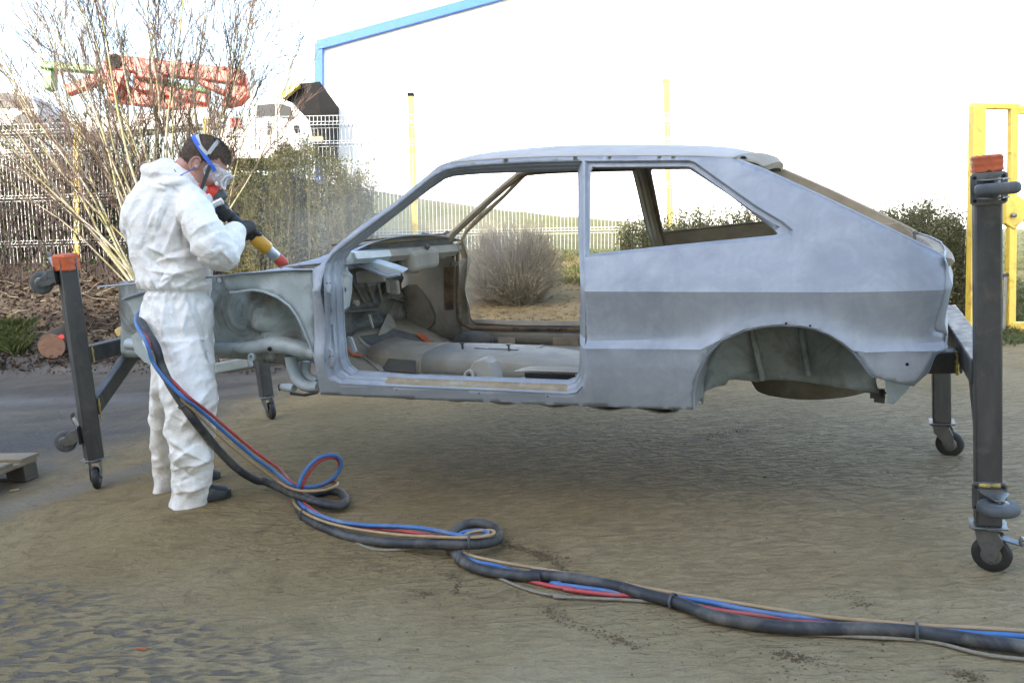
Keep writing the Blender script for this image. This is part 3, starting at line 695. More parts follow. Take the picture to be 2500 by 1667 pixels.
# serrated seat runner
a = at_y(*Z4(1560, 1215), -.52); b = at_y(*Z4(2110, 1235), -.52)
o = MB().tube([a+(b-a)*k/8+V((0, 0, .012*math.sin(math.pi*min(1, k/3)/2))) for k in range(9)], [.006, .02, .026, .028, .028, .028, .028, .028, .026], 8, flat=.6).build('seat_runner', 'pale', CAR)
a = at_y(*Z4(1640, 1250), -.56); b = at_y(*Z4(2060, 1262), -.56); mb = MB()
for k in range(22):
    p0 = a.lerp(b, k/22); p1 = a.lerp(b, (k+1)/22); mb.prism([p0+V((0, 0, -.018)), p1+V((0, 0, -.018)), p1+V((0, 0, .002)), p0+V((0, 0, .012))], (0, .012, 0))
mb.build('toothed_rail', 'black', o, 0)
# far sill inner box with cut-outs
XA, XB = .50, 2.25
MB().loft([[hz(x, y_, h_) for x in np.linspace(XA, XB, 12)] for y_, h_ in ((.64, .185), (.635, .262), (.65, .283), (.69, .287), (.70, .33))], closed=False).build('inner_sill', 'beige', CAR, 30, solid=.004)
for q0, q1, mt in (((1205, 932), (1385, 1010), 'beige'), ((1415, 932), (1565, 1012), 'beige'), ((1270, 945), (1340, 990), 'grime'), ((1870, 935), (2095, 1010), 'tan'), ((1895, 992), (1970, 1035), 'grime')):
    a, b = at_y(*Z4(*q0), .628), at_y(*Z4(*q1), .628)
    o = MB().box((a+b)/2, (abs(b.x-a.x), .008, abs(b.z-a.z))).build('sill_pocket', mt, CAR, bevel=.003)
    if mt == 'grime': MB().lathe((a+b)/2+V((0, -.004, 0)), (0, -1, 0), [(.012, 0), (.012, .002), (0, .0025)], 12).build('bolt_hole', 'black', o)
MB().ball(hz(.56, .60, .22), (.13, .05, .06), 16, 10).build('burnt_patch', 'deaden', CAR)
# --- firewall, toe board, dash beam
XW = .10
fw = [[hz(XW+.02*math.sin(k*.9)+.015*math.sin(i*2), -.43+1.05*k/24, .34+.44*i/12) for k in range(25)] for i in range(13)]
MB().loft(fw, closed=False).build('firewall', 'bulkhead', CAR, 50, solid=.004)
tb = [[hz(XW+(.46-XW)*i/10, (-.43 if i < 7 else -.64)+(1.07 if i < 7 else 1.28)*k/20, .36-.175*(i/10)**.85) for k in range(21)] for i in range(11)]
MB().loft(tb, closed=False).build('toe_board', 'tan', CAR, 50, solid=.004)
def slab(name, mat, pts, X=None, Y=None, th=(0, 0, .006), **k):
    P = [at_x(*q, X) if X is not None else at_y(*q, Y) for q in pts]
    return MB().prism(P, th).build(name, mat, CAR, bevel=.002, **k)
def on_toe(q):
    d = ray(*q); best = None
    for i in range(400):
        p = C0+d*(3.2+i*.01)
        h = hh(p.x, p.z); tt = (p.x-XW)/(.46-XW); hs_ = .36-.175*max(0, min(1, tt))**.85 if tt > 0 else 9
        if tt > 1: hs_ = .185
        if h < hs_+.006: return p
    return p
for pl, mt, nm in (([(265, 930), (470, 900), (550, 870), (720, 910), (900, 985), (700, 1010), (430, 1022), (330, 985)], 'deaden', 'bitumen_mat'), ([(430, 870), (500, 740), (540, 760), (570, 850), (480, 905), (420, 925)], 'beige', 'toe_panel'), ([(300, 1105), (380, 1050), (470, 1215), (440, 1225)], 'beige', 'seam_strip'), ([(245, 935), (265, 928), (330, 1000), (420, 1030), (380, 1045), (290, 990)], 'beige', 'seam_strip')):
    P = [on_toe(Z4(*q)) for q in pl]; MB().prism(P, (0, 0, .006)).build(nm, mt, CAR, 0)
wb_ = [(545, 600), (600, 535), (670, 495), (720, 495), (780, 555), (840, 640), (885, 750), (880, 820), (840, 862), (760, 885), (690, 888), (610, 860), (555, 790), (538, 690)]
i0 = [at_y(*Z4(*q), .52) for q in wb_]; cw = sum(i0, V((0, 0, 0)))/len(i0)
MB().prism([at_y(*Z4(*q), .615) for q in wb_], (0, .03, 0)).build('kick_mat', 'olive', CAR, 20, bevel=.003)
MB().loft([[V((x, .645, z_)) for x, z_ in ((.02, zz(.02, h_)), (.20, zz(.2, h_)), (.36, zz(.36, h_)), (.47, zz(.47, h_)))] for h_ in (.185, .4, .55, .70, .82)], closed=False).build('kick_panel', 'beige', CAR, 50, solid=.005)
slab('hinge_pocket', 'rust', [Z4(970, 350), Z4(1045, 355), Z4(1048, 700), Z4(975, 705)], Y=.632, th=(0, -.006, 0))
MB().tube([at_y(*Z4(*q), .63) for q in [(1080, 210), (1082, 420), (1080, 640), (1085, 760), (1120, 820), (1200, 858), (1500, 862), (2110, 872)]], .012, 6).build('rusty_seam', 'rust', CAR)
for q in ((1075, 187), (1075, 318)):
    c_ = at_y(*Z4(*q), .64); MB().box(c_, (.05, .05, .026)).build('hinge_bracket', 'beige', CAR, bevel=.003)
MB().lathe(at_y(*Z4(1045, 252), .635), (0, -1, 0), [(.012, 0), (.012, .004), (0, .0045)], 12).build('bolt_hole', 'black', CAR)
# dash beam
nb = [at_y(*q, -.62) for q in (Z4(110, 215), Z4(110, 330))]; fb = [at_y(*q, .60) for q in (Z4(985, 150), Z4(985, 262))]
def beam(a, b, n=16):
    out = []
    for k in range(n+1):
        s_ = k/n; t0 = a[0].lerp(b[0], s_); b0_ = a[1].lerp(b[1], s_); bow = -.06*math.sin(math.pi*s_)
        out.append([t0+V((bow, 0, .0)), t0+V((bow+.07, 0, -.012)), b0_.lerp(t0, .35)+V((bow+.085, 0, 0)), b0_+V((bow+.06, 0, 0)), b0_+V((bow-.05, 0, 0)), t0+V((bow-.06, 0, -.01))])
    return out
bl = beam(nb, fb)
MB().loft(bl[:7], cap0=True, cap1=True).build('dash_beam', 'bay', CAR, 35, label='pale grey painted end of the dash beam')
MB().loft(bl[6:], cap0=True, cap1=True).build('dash_beam', 'beige', CAR, 35, label='beige dusted part of the dash beam')
c_ = at_y(*Z4(760, 285), .22)
MB().box(c_, (.10, .34, .12), Matrix.Rotation(.05, 3, 'Y')).build('heater_duct', 'beige', CAR, bevel=.03, seg=3)
MB().ball(at_y(*Z4(930, 225), .5), (.05, .06, .045), 16, 10).build('vent_horn', 'beige', CAR)
MB().tube([at_y(*Z4(*q), .25) for q in ((835, 165), (822, 190), (805, 225))], [.016, .014, .006], 8).build('vent_stub', 'deaden', CAR)
sb = [at_y(*Z4(*q), -.40) for q in [(150, 285), (300, 350), (490, 428), (600, 412), (640, 388), (540, 352), (430, 318), (330, 296)]]
MB().prism(sb, (0, .05, .012)).build('column_bracket', 'bay', CAR, bevel=.004)
MB().tube([at_y(*Z4(*q), -.42) for q in [(155, 290), (330, 360), (500, 430), (600, 408)]], .008, 6).build('bracket_edge', 'steel', CAR)
for q0, q1, mt, Y in (((520, 460), (600, 575), 'beige', .05), ((690, 375), (770, 395), 'pale', .2), ((240, 390), (480, 470), 'beige', -.1)):
    a, b = at_y(*Z4(*q0), Y), at_y(*Z4(*q1), Y); MB().box((a+b)/2, (abs(b.x-a.x), .03, abs(b.z-a.z))).build('wall_bracket', mt, CAR, bevel=.008)
slab('pedal_stub', 'pale', [Z4(335, 745), Z4(350, 745), Z4(380, 850), Z4(368, 862)], Y=-.1, th=(0, .01, 0))
for q in ((120, 345, 165, 385), (118, 515, 172, 555)):
    a, b = at_y(*Z4(q[0], q[1]), -.60), at_y(*Z4(q[2], q[3]), -.60); MB().box((a+b)/2, (abs(b.x-a.x), .02, abs(b.z-a.z))).build('dash_tab', 'bay', CAR, bevel=.003)
slab('inner_post', 'bay', [Z4(105, 320), Z4(190, 420), Z4(185, 560), Z4(165, 680), Z4(125, 720), Z4(110, 500)], Y=-.61, th=(0, .02, 0))
# near hinges on the front door post
for oy in (0, 622):
    pl = [onside(*Z3(x+oy*.04, y+oy), off=.045) for x, y in [(1018, 440), (1045, 405), (1080, 430), (1092, 510), (1082, 575), (1030, 578), (1040, 540), (1020, 500)]]
    o = MB().prism(pl, (.01, -.03, 0)).build('door_hinge', 'steel', CAR, bevel=.004)
    for q in ((1040, 492), (1067, 490)):
        p = onside(*Z3(q[0]+oy*.04, q[1]+oy), off=.010); MB().lathe(p, (.3, -1, 0), [(.0028, 0), (.0028, .004), (0, .005)], 8).build('bolt_hole', 'black', o)
slab('latch_hole', 'black', [Z3(1046, 778), Z3(1068, 778), Z3(1070, 804), Z3(1047, 804)], Y=-.715, th=(0, .004, 0))
MB().tube([onside(*Z3(*q), off=.03) for q in [(1075, 590), (1078, 680), (1090, 730), (1075, 760)]], .006, 6).build('post_rib', 'steel', CAR)
MB().tube([onside(*Z3(*q), off=.03) for q in [(1040, 890), (1095, 840), (1100, 900), (1110, 1010)]], .006, 6).build('post_rib', 'steel', CAR)
# --- scuttle and windscreen base
aL = onside(*Z3(975, 350)); aF = at_y(690, 652, -.64)
rows = []
for i in range(13):
    s_ = i/12; row = []
    for k in range(25):
        q = k/24*2-1; e = 1-abs(q)**2.2
        x = aF.x+(aL.x+.06-aF.x)*s_-.05*(1-q*q)*s_; z = aF.z+(aL.z+.012-aF.z)*s_
        row.append(V((x, q*.66, z+e*(.010+.062*s_**.8)+.012*math.exp(-((s_-.45)/.12)**2)*e)))
    rows.append(row)
MB().loft(rows, closed=False).build('scuttle_panel', 'steel', CAR, 40, solid=.004)
nA_, fA_ = at_y(816, 607, -.60), at_y(1092, 578, .56)
pts = [nA_.lerp(fA_, k/20)+V((-.07*math.sin(math.pi*k/20), 0, .006*math.sin(math.pi*k/20))) for k in range(21)]
MB().tube(pts, .02, 8, flat=.6).build('windscreen_frame', 'tan', CAR)
MB().tube([p+V((-.006, 0, .016)) for p in pts], .006, 6).build('windscreen_seam', 'rust', CAR)
MB().tube([V((p.x+.01, p.y, p.z-.03)) for p in pts], .016, 8, flat=1.6).build('windscreen_flange', 'deaden', CAR)
slab('torn_flange', 'dustsand', [Z3(790, 330), Z3(850, 345), Z3(930, 350), Z3(970, 335), Z3(975, 352), Z3(930, 366), Z3(850, 360), Z3(795, 345)], Y=-.655, th=(0, .01, .003))
# --- front end
YW = -.655
archf = [(952, 1160), (925, 1090), (885, 990), (842, 890), (790, 780), (720, 685), (620, 612), (500, 562), (400, 548), (290, 566), (215, 572)]
wing = [Z3(*q) for q in archf]+[Z3(*q) for q in [(172, 520), (160, 470), (150, 432), (400, 408), (700, 390), (932, 378), (940, 700)]]
wX = XZ([at_y(*q, YW) for q in wing]); vo3, fo3 = sheet(wX, [], .03)
def wy(x, z): return YW+.008*noise.noise(V((x*9, z*9, 1)))+.010*noise.noise(V((x*3, z*14, 4)))
MB().add([V((x, wy(x, z), z)) for x, z in vo3], fo3).build('inner_wing', 'bay', CAR, 45, solid=.004)
MB().tube([at_y(*Z3(*q), YW-.012) for q in [(-900, 525), (-300, 470), (70, 440), (300, 412), (600, 388), (760, 378), (930, 376)]], .011, 8, flat=.5).build('wing_rail', 'steel', CAR)
MB().tube([at_y(*Z3(*q), YW-.006) for q in archf], .007, 6).build('arch_flange', 'bay', CAR)
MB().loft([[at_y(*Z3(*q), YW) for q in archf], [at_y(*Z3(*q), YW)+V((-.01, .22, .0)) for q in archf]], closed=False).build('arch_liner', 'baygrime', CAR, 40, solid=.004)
well = [Z3(*q) for q in [(-750, 480), (70, 425), (500, 400), (900, 420), (960, 1180), (880, 1150), (420, 1140), (60, 1130), (-700, 1120)]]
wX = XZ([at_y(*q, -.45) for q in well]); vo4, fo4 = sheet(wX, [], .035)
sc_ = at_y(*Z3(560, 720), -.45)
def welly(x, z): return -.45-.10*math.exp(-((x-sc_.x)/.13)**2)*(1 if z > sc_.z-.1 else .6)+.03*noise.noise(V((x*6, z*6, 0)))+.015*noise.noise(V((x*15, z*11, 3)))
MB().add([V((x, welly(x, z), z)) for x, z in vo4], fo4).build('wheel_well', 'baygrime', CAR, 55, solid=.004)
rl_ = [at_y(*Z3(*q), -.52) for q in [(-650, 1010), (60, 1045), (400, 1040), (560, 1015), (720, 1030), (880, 1075), (960, 1100)]]
MB().tube(smoothpath(rl_, 5), [.036]*5+[.036]*5+[.04]*5+[.05]*5+[.046]*5+[.036]*5+[.03], 12, flat=.9).build('chassis_rail', 'bay', CAR, 50)
p = at_y(*Z3(556, 1052), -.575); MB().lathe(p, (0, -1, .1), [(.011, 0), (.011, .008), (0, .0085)], 14).build('bolt_hole', 'black', CAR)
p = at_y(*Z3(405, 1122), -.55); MB().lathe(p, (0, -1, .2), [(.022, 0), (.022, .012), (.012, .014), (.010, .0), (0, -.001)], 16).build('mount_eye', 'bay', CAR)
hn = smoothpath([at_y(*Z3(*q), -.50) for q in [(730, 1110), (745, 1200), (775, 1290), (830, 1350), (900, 1375), (975, 1372)]], 5)
MB().tube(hn, .038, 12, flat=.7).build('subframe_horn', 'bay', CAR, 50)
MB().tube([at_y(*Z3(*q), -.44) for q in [(860, 1150), (850, 1230), (880, 1290), (960, 1330)]], .028, 10).build('wishbone_mount', 'bay', CAR, 50)
hk = [at_y(*Z3(*q), -.52) for q in [(760, 1385), (700, 1380), (655, 1375)]]
o = MB().tube(hk, [.026, .026, .022], 12, flat=.8).build('jack_hook', 'bay', CAR, 50)
MB().lathe(hk[2]+V((-.004, -.012, 0)), (-1, -.5, 0), [(.017, 0), (.017, .004), (0, .0045)], 12).build('hook_hole', 'black', o)
MB().tube([at_y(*Z3(*q), -.53) for q in [(730, 1430), (850, 1445), (960, 1420)]], .008, 6).build('lower_flange', 'stand', CAR)
MB().bar(at_y(*Z3(-300, 1290), .42), at_y(*Z3(390, 1160), .42), .05, .07).build('far_chassis_rail', 'bay', CAR, bevel=.01)
a, b = at_y(*Z3(78, 462), -.60), at_y(*Z3(124, 468), -.60)
for q in (a, b): MB().lathe(q, (0, -1, 0), [(.012, 0), (.012, .003), (0, .0035)], 14).build('rail_hole', 'chalk', CAR)
# headlamp panel behind the worker
FR = [Z2(*q) for q in [(662, 402), (700, 384), (790, 358), (860, 372), (870, 600), (880, 770), (832, 768), (790, 748), (735, 692), (717, 606), (748, 582), (746, 530), (716, 450), (690, 416)]]
fr = [at_y(*q, -.60) for q in FR]
loops = [[p+V((.012*(1 if i < 9 else 1), 0, 0)) for i, p in enumerate(fr)], fr, [p+V((-.05, .35, 0)) for p in fr], [p+V((-.07, .6, 0)) for p in fr], [p+V((-.05, .85, 0)) for p in fr], [p+V((0, 1.2, 0)) for p in fr]]
MB().loft(loops, cap0=True, cap1=True).build('front_panel', 'bay', CAR, 35, bevel=.004)
MB().prism([at_y(*Z2(*q), -.615) for q in [(662, 402), (700, 384), (790, 358), (860, 372), (860, 384), (790, 372), (705, 396), (672, 412)]], (0, 1.2, .004)).build('front_flange', 'steel', CAR, bevel=.003)
# paper-thin masking strips lying in the footwells
for pl, lb in (([(738, 930), (782, 915), (888, 1003), (842, 1008)], 'orange strip of tape in the far footwell of the car shell'), ([(152, 985), (168, 1045), (212, 1082), (297, 1102), (285, 1114), (205, 1096), (158, 1055)], 'curled orange tape strip just behind the front door post')):
    P = [on_toe(Z4(*q))+V((0, 0, .012)) for q in pl]
    tag(MB().prism(P, (0, 0, .003)).build('tape_strip', 'orange', None, 0), lb, 'tape', 'orange tape strips in the car')
slab('grey_strip', 'steel', [Z4(160, 925), Z4(195, 930), Z4(240, 1050), Z4(215, 1070)], Y=-.50, th=(0, .012, 0))

# far front pillar and roof rail as boxed sections
fp = [at_y(*q, .56) for q in [(1086, 600), (1098, 580), (1122, 556), (1180, 502), (1240, 449), (1268, 427)]]
MB().tube(smoothpath(fp, 4), [.034]*5+[.028]*16, 8, flat=.75).build('pillar', 'tan', CAR, 40, label='dusty brown far windscreen pillar')
fp = [at_y(*q, .55) for q in [(1262, 428), (1300, 420), (1360, 414), (1425, 408)]]
MB().tube(smoothpath(fp, 4), .022, 8, flat=.7).build('roof_rail', 'tan', CAR, 40)
fp = [at_y(*q, .575) for q in [(1030, 580), (1062, 584), (1085, 582), (1098, 572)]]
MB().tube(smoothpath(fp, 4), .03, 8).build('pillar_foot', 'deaden', CAR, 40)
# clutter on the firewall: pads, grommets, pedal box
for q in ((245, 648), (700, 560)):
    MB().lathe(at_x(*Z4(*q), .155), (1, -.3, 0), [(.016, -.02), (.017, .004), (.010, .007), (.006, .002), (0, .001)], 14).build('grommet', 'pale', CAR)

# pressed ribs and sound-pad edges on the bulkhead
for q0, q1 in (((200, 470), (300, 640)), ((300, 440), (380, 640)), ((420, 470), (450, 640)), ((520, 600), (640, 640)), ((180, 720), (420, 700))):
    MB().tube([at_x(*Z4(*q0), .135), at_x(*Z4(*q1), .135)], .012, 6, flat=.6).build('bulkhead_rib', 'olive', CAR, 40)
MB().loft([[at_x(*Z4(*q), .15) for q in ((480, 455), (560, 470), (575, 560), (545, 580), (490, 560))], [at_x(*Z4(*q), .165) for q in ((485, 460), (556, 474), (570, 556), (543, 574), (494, 556))]], cap1=True).build('bulkhead_patch', 'beige', CAR, 30)
# ------------------------------------------------------------------ background materials
MAT['yellow'] = plain('yellow_paint', (.70, .51, .085), .5, 0, .1, 6, .1, 60, .002, (.34, .20, .05), 7, (.54, .74))
MAT['whitewire'] = plain('white_coated_wire', (.72, .71, .68), .5, 0, .1)
MAT['wallwhite'] = plain('white_cladding', (.80, .81, .82), .6, 0, .03, .4, .05, 30, .003)
MAT['blue'] = plain('blue_trim', (.010, .085, .36), .6, 0, .1)
MAT['roofdark'] = plain('dark_sheet_roof', (.013, .013, .014), .9, 0, .2, Specular_IOR_Level=.1)
MAT['red'] = plain('red_boom_paint', (.36, .042, .012), .45, 0, .12, 3, .1, 40, .004, (.20, .025, .014), 5, (.62, .8))
MAT['green'] = plain('green_boom_paint', (.03, .20, .03), .45, 0, .12)
MAT['truckwhite'] = plain('white_truck_paint', (.60, .60, .59), .4, 0, .05)
MAT['glass'] = plain('dark_glass', (.02, .023, .026), .35, 0, .1, bump=0, Specular_IOR_Level=.12)
MAT['concrete'] = plain('unseen_workshop_wall', (.50, .49, .47), .8, 0, .1, 2)
MAT['bark'] = None
t = NT('birch_bark')
pz = t.n('ShaderNodeSeparateXYZ'); t.link(t.co(), pz.inputs[0])
c = t.ramp(t.noise(9, 5, .7, t.co((1, 1, .5)), .6), [(.3, (.25, .21, .155)), (.6, (.45, .41, .345))])
c = t.mix(t.ramp(t.noise(14, 4, .7, t.co((1, 1, 2.5))), [(.56, 0.), (.66, .8)]), c, (.10, .08, .06))
c = t.mix(t.ramp(t.noise(3.2, 5, .7, dist=.5), [(.40, 0.), (.58, .8)]), c, (.24, .225, .06))
t.set(c, .75, 0, t.bump(t.noise(60, 4), .3, .004)); MAT['bark'] = t.m
MAT['twig'] = plain('birch_twig', (.130, .088, .064), .8, 0, .3, 3)
MAT['bramble'] = plain('bramble_stem', (.052, .037, .034), .85, 0, .4, 3)
MAT['dusttwig'] = plain('dusty_twig', (.32, .275, .195), .9, 0, .28, 4)
def leafmat(name, a, b, c_=None):
    t = NT(name); q = t.n('ShaderNodeObjectInfo'); r = t.noise(3.3, 4, .7); r2 = t.noise(38, 2, .6)
    c = t.ramp(t.math('ADD', t.math('MULTIPLY', r, .45), t.math('MULTIPLY', r2, .55)), [(.34, a), (.52, b), (.66, c_ or b)])
    t.set(c, .6, 0); t.b.inputs['Specular IOR Level'].default_value = .3
    tr = t.n('ShaderNodeBsdfTranslucent'); t.link(c, tr.inputs[0]); mx = t.n('ShaderNodeMixShader', i_0=.25)
    t.link(t.b.outputs[0], mx.inputs[1]); t.link(tr.outputs[0], mx.inputs[2]); t.link(mx.outputs[0], t.t.nodes['Material Output'].inputs[0])
    return t.m
MAT['hedge'] = leafmat('hedge_leaf', (.060, .062, .014), (.120, .115, .026), (.215, .185, .055))
MAT['hedgestem'] = plain('hedge_stem', (.105, .088, .042), .8, 0, .3, 5)
MAT['shrub'] = leafmat('shrub_leaf', (.0468, .0562, .0218), (.1014, .1076, .0484), (.2028, .1872, .1092))
MAT['ivy'] = leafmat('ivy_leaf', (.0234, .0468, .0109), (.0546, .0936, .0195), (.0858, .1170, .0312))
MAT['grassblade'] = leafmat('grass_blade', (.0468, .0663, .0172), (.0936, .1131, .0351), (.1560, .1482, .0702))
MAT['deadleaf'] = leafmat('dead_leaf', (.0273, .0187, .0133), (.0741, .0515, .0359), (.1560, .1209, .0897))
MAT['deadgrass'] = leafmat('dead_grass', (.0936, .0702, .0390), (.1872, .1482, .0858), (.2652, .2184, .1404))
MAT['wood'] = plain('pallet_wood', (.36, .28, .18), .8, 0, .2, 6, .4, 30, .004, (.16, .125, .085), 5, (.5, .7))
MAT['woodwet'] = plain('wet_pallet_wood', (.13, .105, .075), .7, 0, .3, 6, .4, 30, .004)
MAT['logend'] = plain('cut_log_end', (.33, .19, .125), .85, 0, .2, 10, .4, 60, .003, (.20, .12, .08), 12, (.5, .7))
MAT['logyellow'] = plain('fresh_split_wood', (.48, .36, .14), .85, 0, .2, 10, .4, 60, .003)
MAT['logbark'] = plain('log_bark', (.075, .058, .043), .95, 0, .3, 10, .8, 30, .015)
MAT['marker'] = plain('red_spray_mark', (.75, .05, .05), .7)
MAT['clod'] = plain('soil_crumb', (.145, .100, .052), .95, 0, .4, 20)
def rnd(a, b): return random.uniform(a, b)
def rv(): 
    while 1:
        p = V((rnd(-1, 1), rnd(-1, 1), rnd(-1, 1)))
        if 0 < p.length < 1: return p
RH = V((_r.x, _r.y, 0)).normalized(); FH = V((_f.x, _f.y, 0)).normalized()     # across and away, horizontal
# ------------------------------------------------------------------ workshop behind the photographer (out of view, shaped to shade the yard)
wc = C0-FH*5.0; 
WS = thing('unseen_workshop', 'tall pale unseen workshop behind the photographer, shaped to shade the yard', 'building', (wc.x, wc.y, 0))
rot = Matrix((RH, FH, (0, 0, 1))).transposed()
MB().box(wc-FH*5+RH*-12.2+V((0, 0, 4.2)), (29.6, 10, 9.4), rot).build('wall', 'concrete', WS, 0)
MB().box(wc-FH*5+RH*-12.2+V((0, 0, 8.98)), (30.2, 10.6, .16), rot).build('roof', 'roofdark', WS, 0)
MB().box(wc-FH*5.2+RH*-17+V((0, 0, 9.6)), (22, 9, 1.2), rot).build('shade_block', 'concrete', WS, 0)  # added block out of view, lengthens the shade over the left bank
for k in (-14, -8, -2): MB().box(wc+RH*k+V((0, 0, 1.9)), (3.8, .12, 3.9), rot).build('unseen_roller_door', 'zinc', WS, bevel=.02)
# ------------------------------------------------------------------ white hall with blue trim
DB = 40.
WH = thing('white_hall', 'large white clad hall with blue edge trim behind the fence', 'building', tuple(at_d(780, 545, DB)))
def hp(px, py, dd=0): return at_d(px, py, DB+dd)
wl_ = [hp(783, 640), hp(783, 116), hp(1180, 4), hp(1900, -190), hp(2800, 60), hp(2810, 700)]
MB().prism(wl_, _f*12).build('wall', 'wallwhite', WH, 0)
MB().bar(hp(779, 640, -.15), hp(779, 108, -.15), .36, .24, up=_f).build('corner_trim', 'blue', WH)
tp = hp(776, 112, -.2), hp(1180, 1, -.2), hp(1900, -196, -.2)
MB().bar(tp[0], tp[2], .42, .22, up=_f).build('verge_trim', 'blue', WH)
for px in range(860, 2780, 120): MB().bar(hp(px, 600, -.06), hp(px, 116-(px-783)*.27 if px < 1750 else -100, -.06), .05, .05, up=_f).build('cladding_joint', 'wallwhite', WH)
# ------------------------------------------------------------------ dark roofed shed behind the truck
SH = thing('dark_shed', 'small shed with dark roof and yellow gable edge beside the white hall', 'building', tuple(at_d(735, 420, 36)))
MB().prism([at_d(*Z1(*q), 36) for q in [(1780, 640), (1905, 535), (2040, 522), (2040, 905), (1900, 905), (1780, 905)]], _f*4).build('wall', 'roofdark', SH, 0)
MB().bar(at_d(*Z1(1760, 655), 35.8), at_d(*Z1(1905, 535), 35.8), .25, .3, up=_f).build('gable_edge', 'yellow', SH)
MB().bar(at_d(*Z1(1910, 890), 35.8), at_d(*Z1(2060, 890), 35.8), .2, .2, up=_f).build('base_band', 'yellow', SH)
# ------------------------------------------------------------------ lift truck
DT = 27.
TR = thing('lift_truck', 'white lorry carrying a folded red and green aerial lift behind the fence', 'truck', tuple(at_d(560, 410, DT)))
def tpx(x, y, d=0): return at_d(*Z1(x, y), DT+d)
def arm(a, b, wd, nm, mt, d=0, th=.34, par=TR):
    pa, pb = tpx(*a, d), tpx(*b, d); hgt = wd/2.6133/FPX*DT
    return MB().bar(pa, pb, hgt, th, up=_f).build(nm, mt, par, bevel=.03)
o = arm((690, 400), (1555, 500), 92, 'upper_boom', 'red'); 
for k in (.1, .35, .6, .85): 
    a = tpx(690+865*k, 400+100*k-50, -.2); MB().box(a, (.1, .1, .1)).build('boom_lug', 'red', o)
arm((860, 545), (1330, 640), 60, 'lower_boom', 'red', .2); arm((700, 600), (1330, 670), 110, 'turret_beam', 'red', .5)
arm((1270, 520), (1440, 600), 36, 'link_arm', 'red', -.3); arm((860, 480), (1060, 500), 40, 'link_arm', 'red', -.1)
MB().prism([tpx(*q) for q in [(1440, 480), (1560, 465), (1580, 600), (1520, 660), (1410, 680), (1430, 610)]], _f*.4).build('boom_knuckle', 'red', TR, bevel=.04)
MB().prism([tpx(*q, -.1) for q in [(660, 380), (730, 350), (800, 375), (790, 480), (740, 610), (680, 600), (655, 470)]], _f*.5).build('boom_knuckle', 'red', TR, bevel=.04)
MB().lathe(tpx(740, 395, -.15), -_f, [(.22, 0), (.22, .1), (.0, .11)], 16).build('pivot_drum', 'roofdark', TR)
arm((860, 515), (1330, 585), 34, 'fly_jib', 'green', .3); arm((270, 420), (640, 450), 44, 'fly_jib', 'green', .3)
MB().prism([tpx(*q, .3) for q in [(260, 410), (330, 405), (330, 560), (280, 570)]], _f*.4).build('jib_end', 'green', TR, bevel=.03)
arm((430, 585), (700, 480), 60, 'basket_arm', 'red', .2)
cab = MB().prism([tpx(*q, -.2) for q in [(1385, 930), (1385, 760), (1600, 740), (1625, 640), (1700, 622), (1800, 632), (1870, 660), (1895, 740), (1910, 960), (1700, 1010), (1385, 1010)]], _f*2.0).build('cab', 'truckwhite', TR, 20, bevel=.015)
for q in ([(1640, 672), (1750, 660), (1755, 745), (1632, 752)], [(1705, 770), (1728, 770), (1728, 862), (1705, 862)], [(1780, 660), (1850, 680), (1872, 760), (1785, 752)]):
    MB().prism([tpx(*p, -.23) for p in q], _f*.03).build('window', 'glass', cab, 0)
for q0, q1 in (((1625, 740), (1625, 960)), ((1760, 640), (1765, 960)), ((1400, 800), (1620, 790)), ((1400, 870), (1620, 865))): MB().bar(tpx(*q0, -.24), tpx(*q1, -.24), .03, .03, up=_f).build('panel_seam', 'zinc', cab)
MB().prism([tpx(*q, -.24) for q in [(1760, 960), (1775, 925), (1810, 905), (1850, 920), (1870, 960), (1860, 1000), (1770, 1000)]], _f*.05).build('wheel_arch', 'roofdark', cab, 0)
MB().prism([tpx(*q, -.24) for q in [(1400, 985), (1410, 950), (1450, 930), (1490, 950), (1500, 1000), (1400, 1000)]], _f*.05).build('wheel_arch', 'roofdark', cab, 0)
MB().bar(tpx(1890, 800, -.4), tpx(1900, 850, -.4), .15, .08, up=_f).build('mirror', 'roofdark', cab, bevel=.02)
for x in (1450, 1810): MB().lathe(tpx(x, 960, -.15), -_f, [(.3, -.2), (.42, -.18), (.42, 0), (.38, .04), (.2, .02), (.0, .02)], 20).build('wheel', 'tyre', TR)
for k in range(3): MB().box(tpx(1480+25*k, 785, -.3), (.1, .1, .3)).build('tail_lamp', 'red', TR, bevel=.02)
MB().box(tpx(900, 800, .8), (5.2, 1.8, .5), rot).build('flatbed', 'truckwhite', TR, bevel=.03)
# grey van far left behind the thicket
VN = thing('parked_van', 'dark van glimpsed behind the birch at the far left', 'van', tuple(at_d(60, 300, 26)))
MB().prism([at_d(*Z1(*q), 26) for q in [(-260, 800), (-260, 590), (60, 570), (200, 600), (240, 700), (250, 800)]], _f*1.8).build('body', 'truckwhite', VN, bevel=.05)
MB().prism([at_d(*Z1(*q), 25.97) for q in [(-120, 610), (50, 590), (180, 615), (215, 690), (-120, 690)]], _f*.03).build('window', 'glass', VN, 0)
for x in (-150, 150): MB().lathe(at_d(*Z1(x, 800), 25.9), -_f, [(.3, -.2), (.36, -.1), (.36, 0), (.2, .02), (.0, .02)], 16).build('wheel', 'tyre', VN)
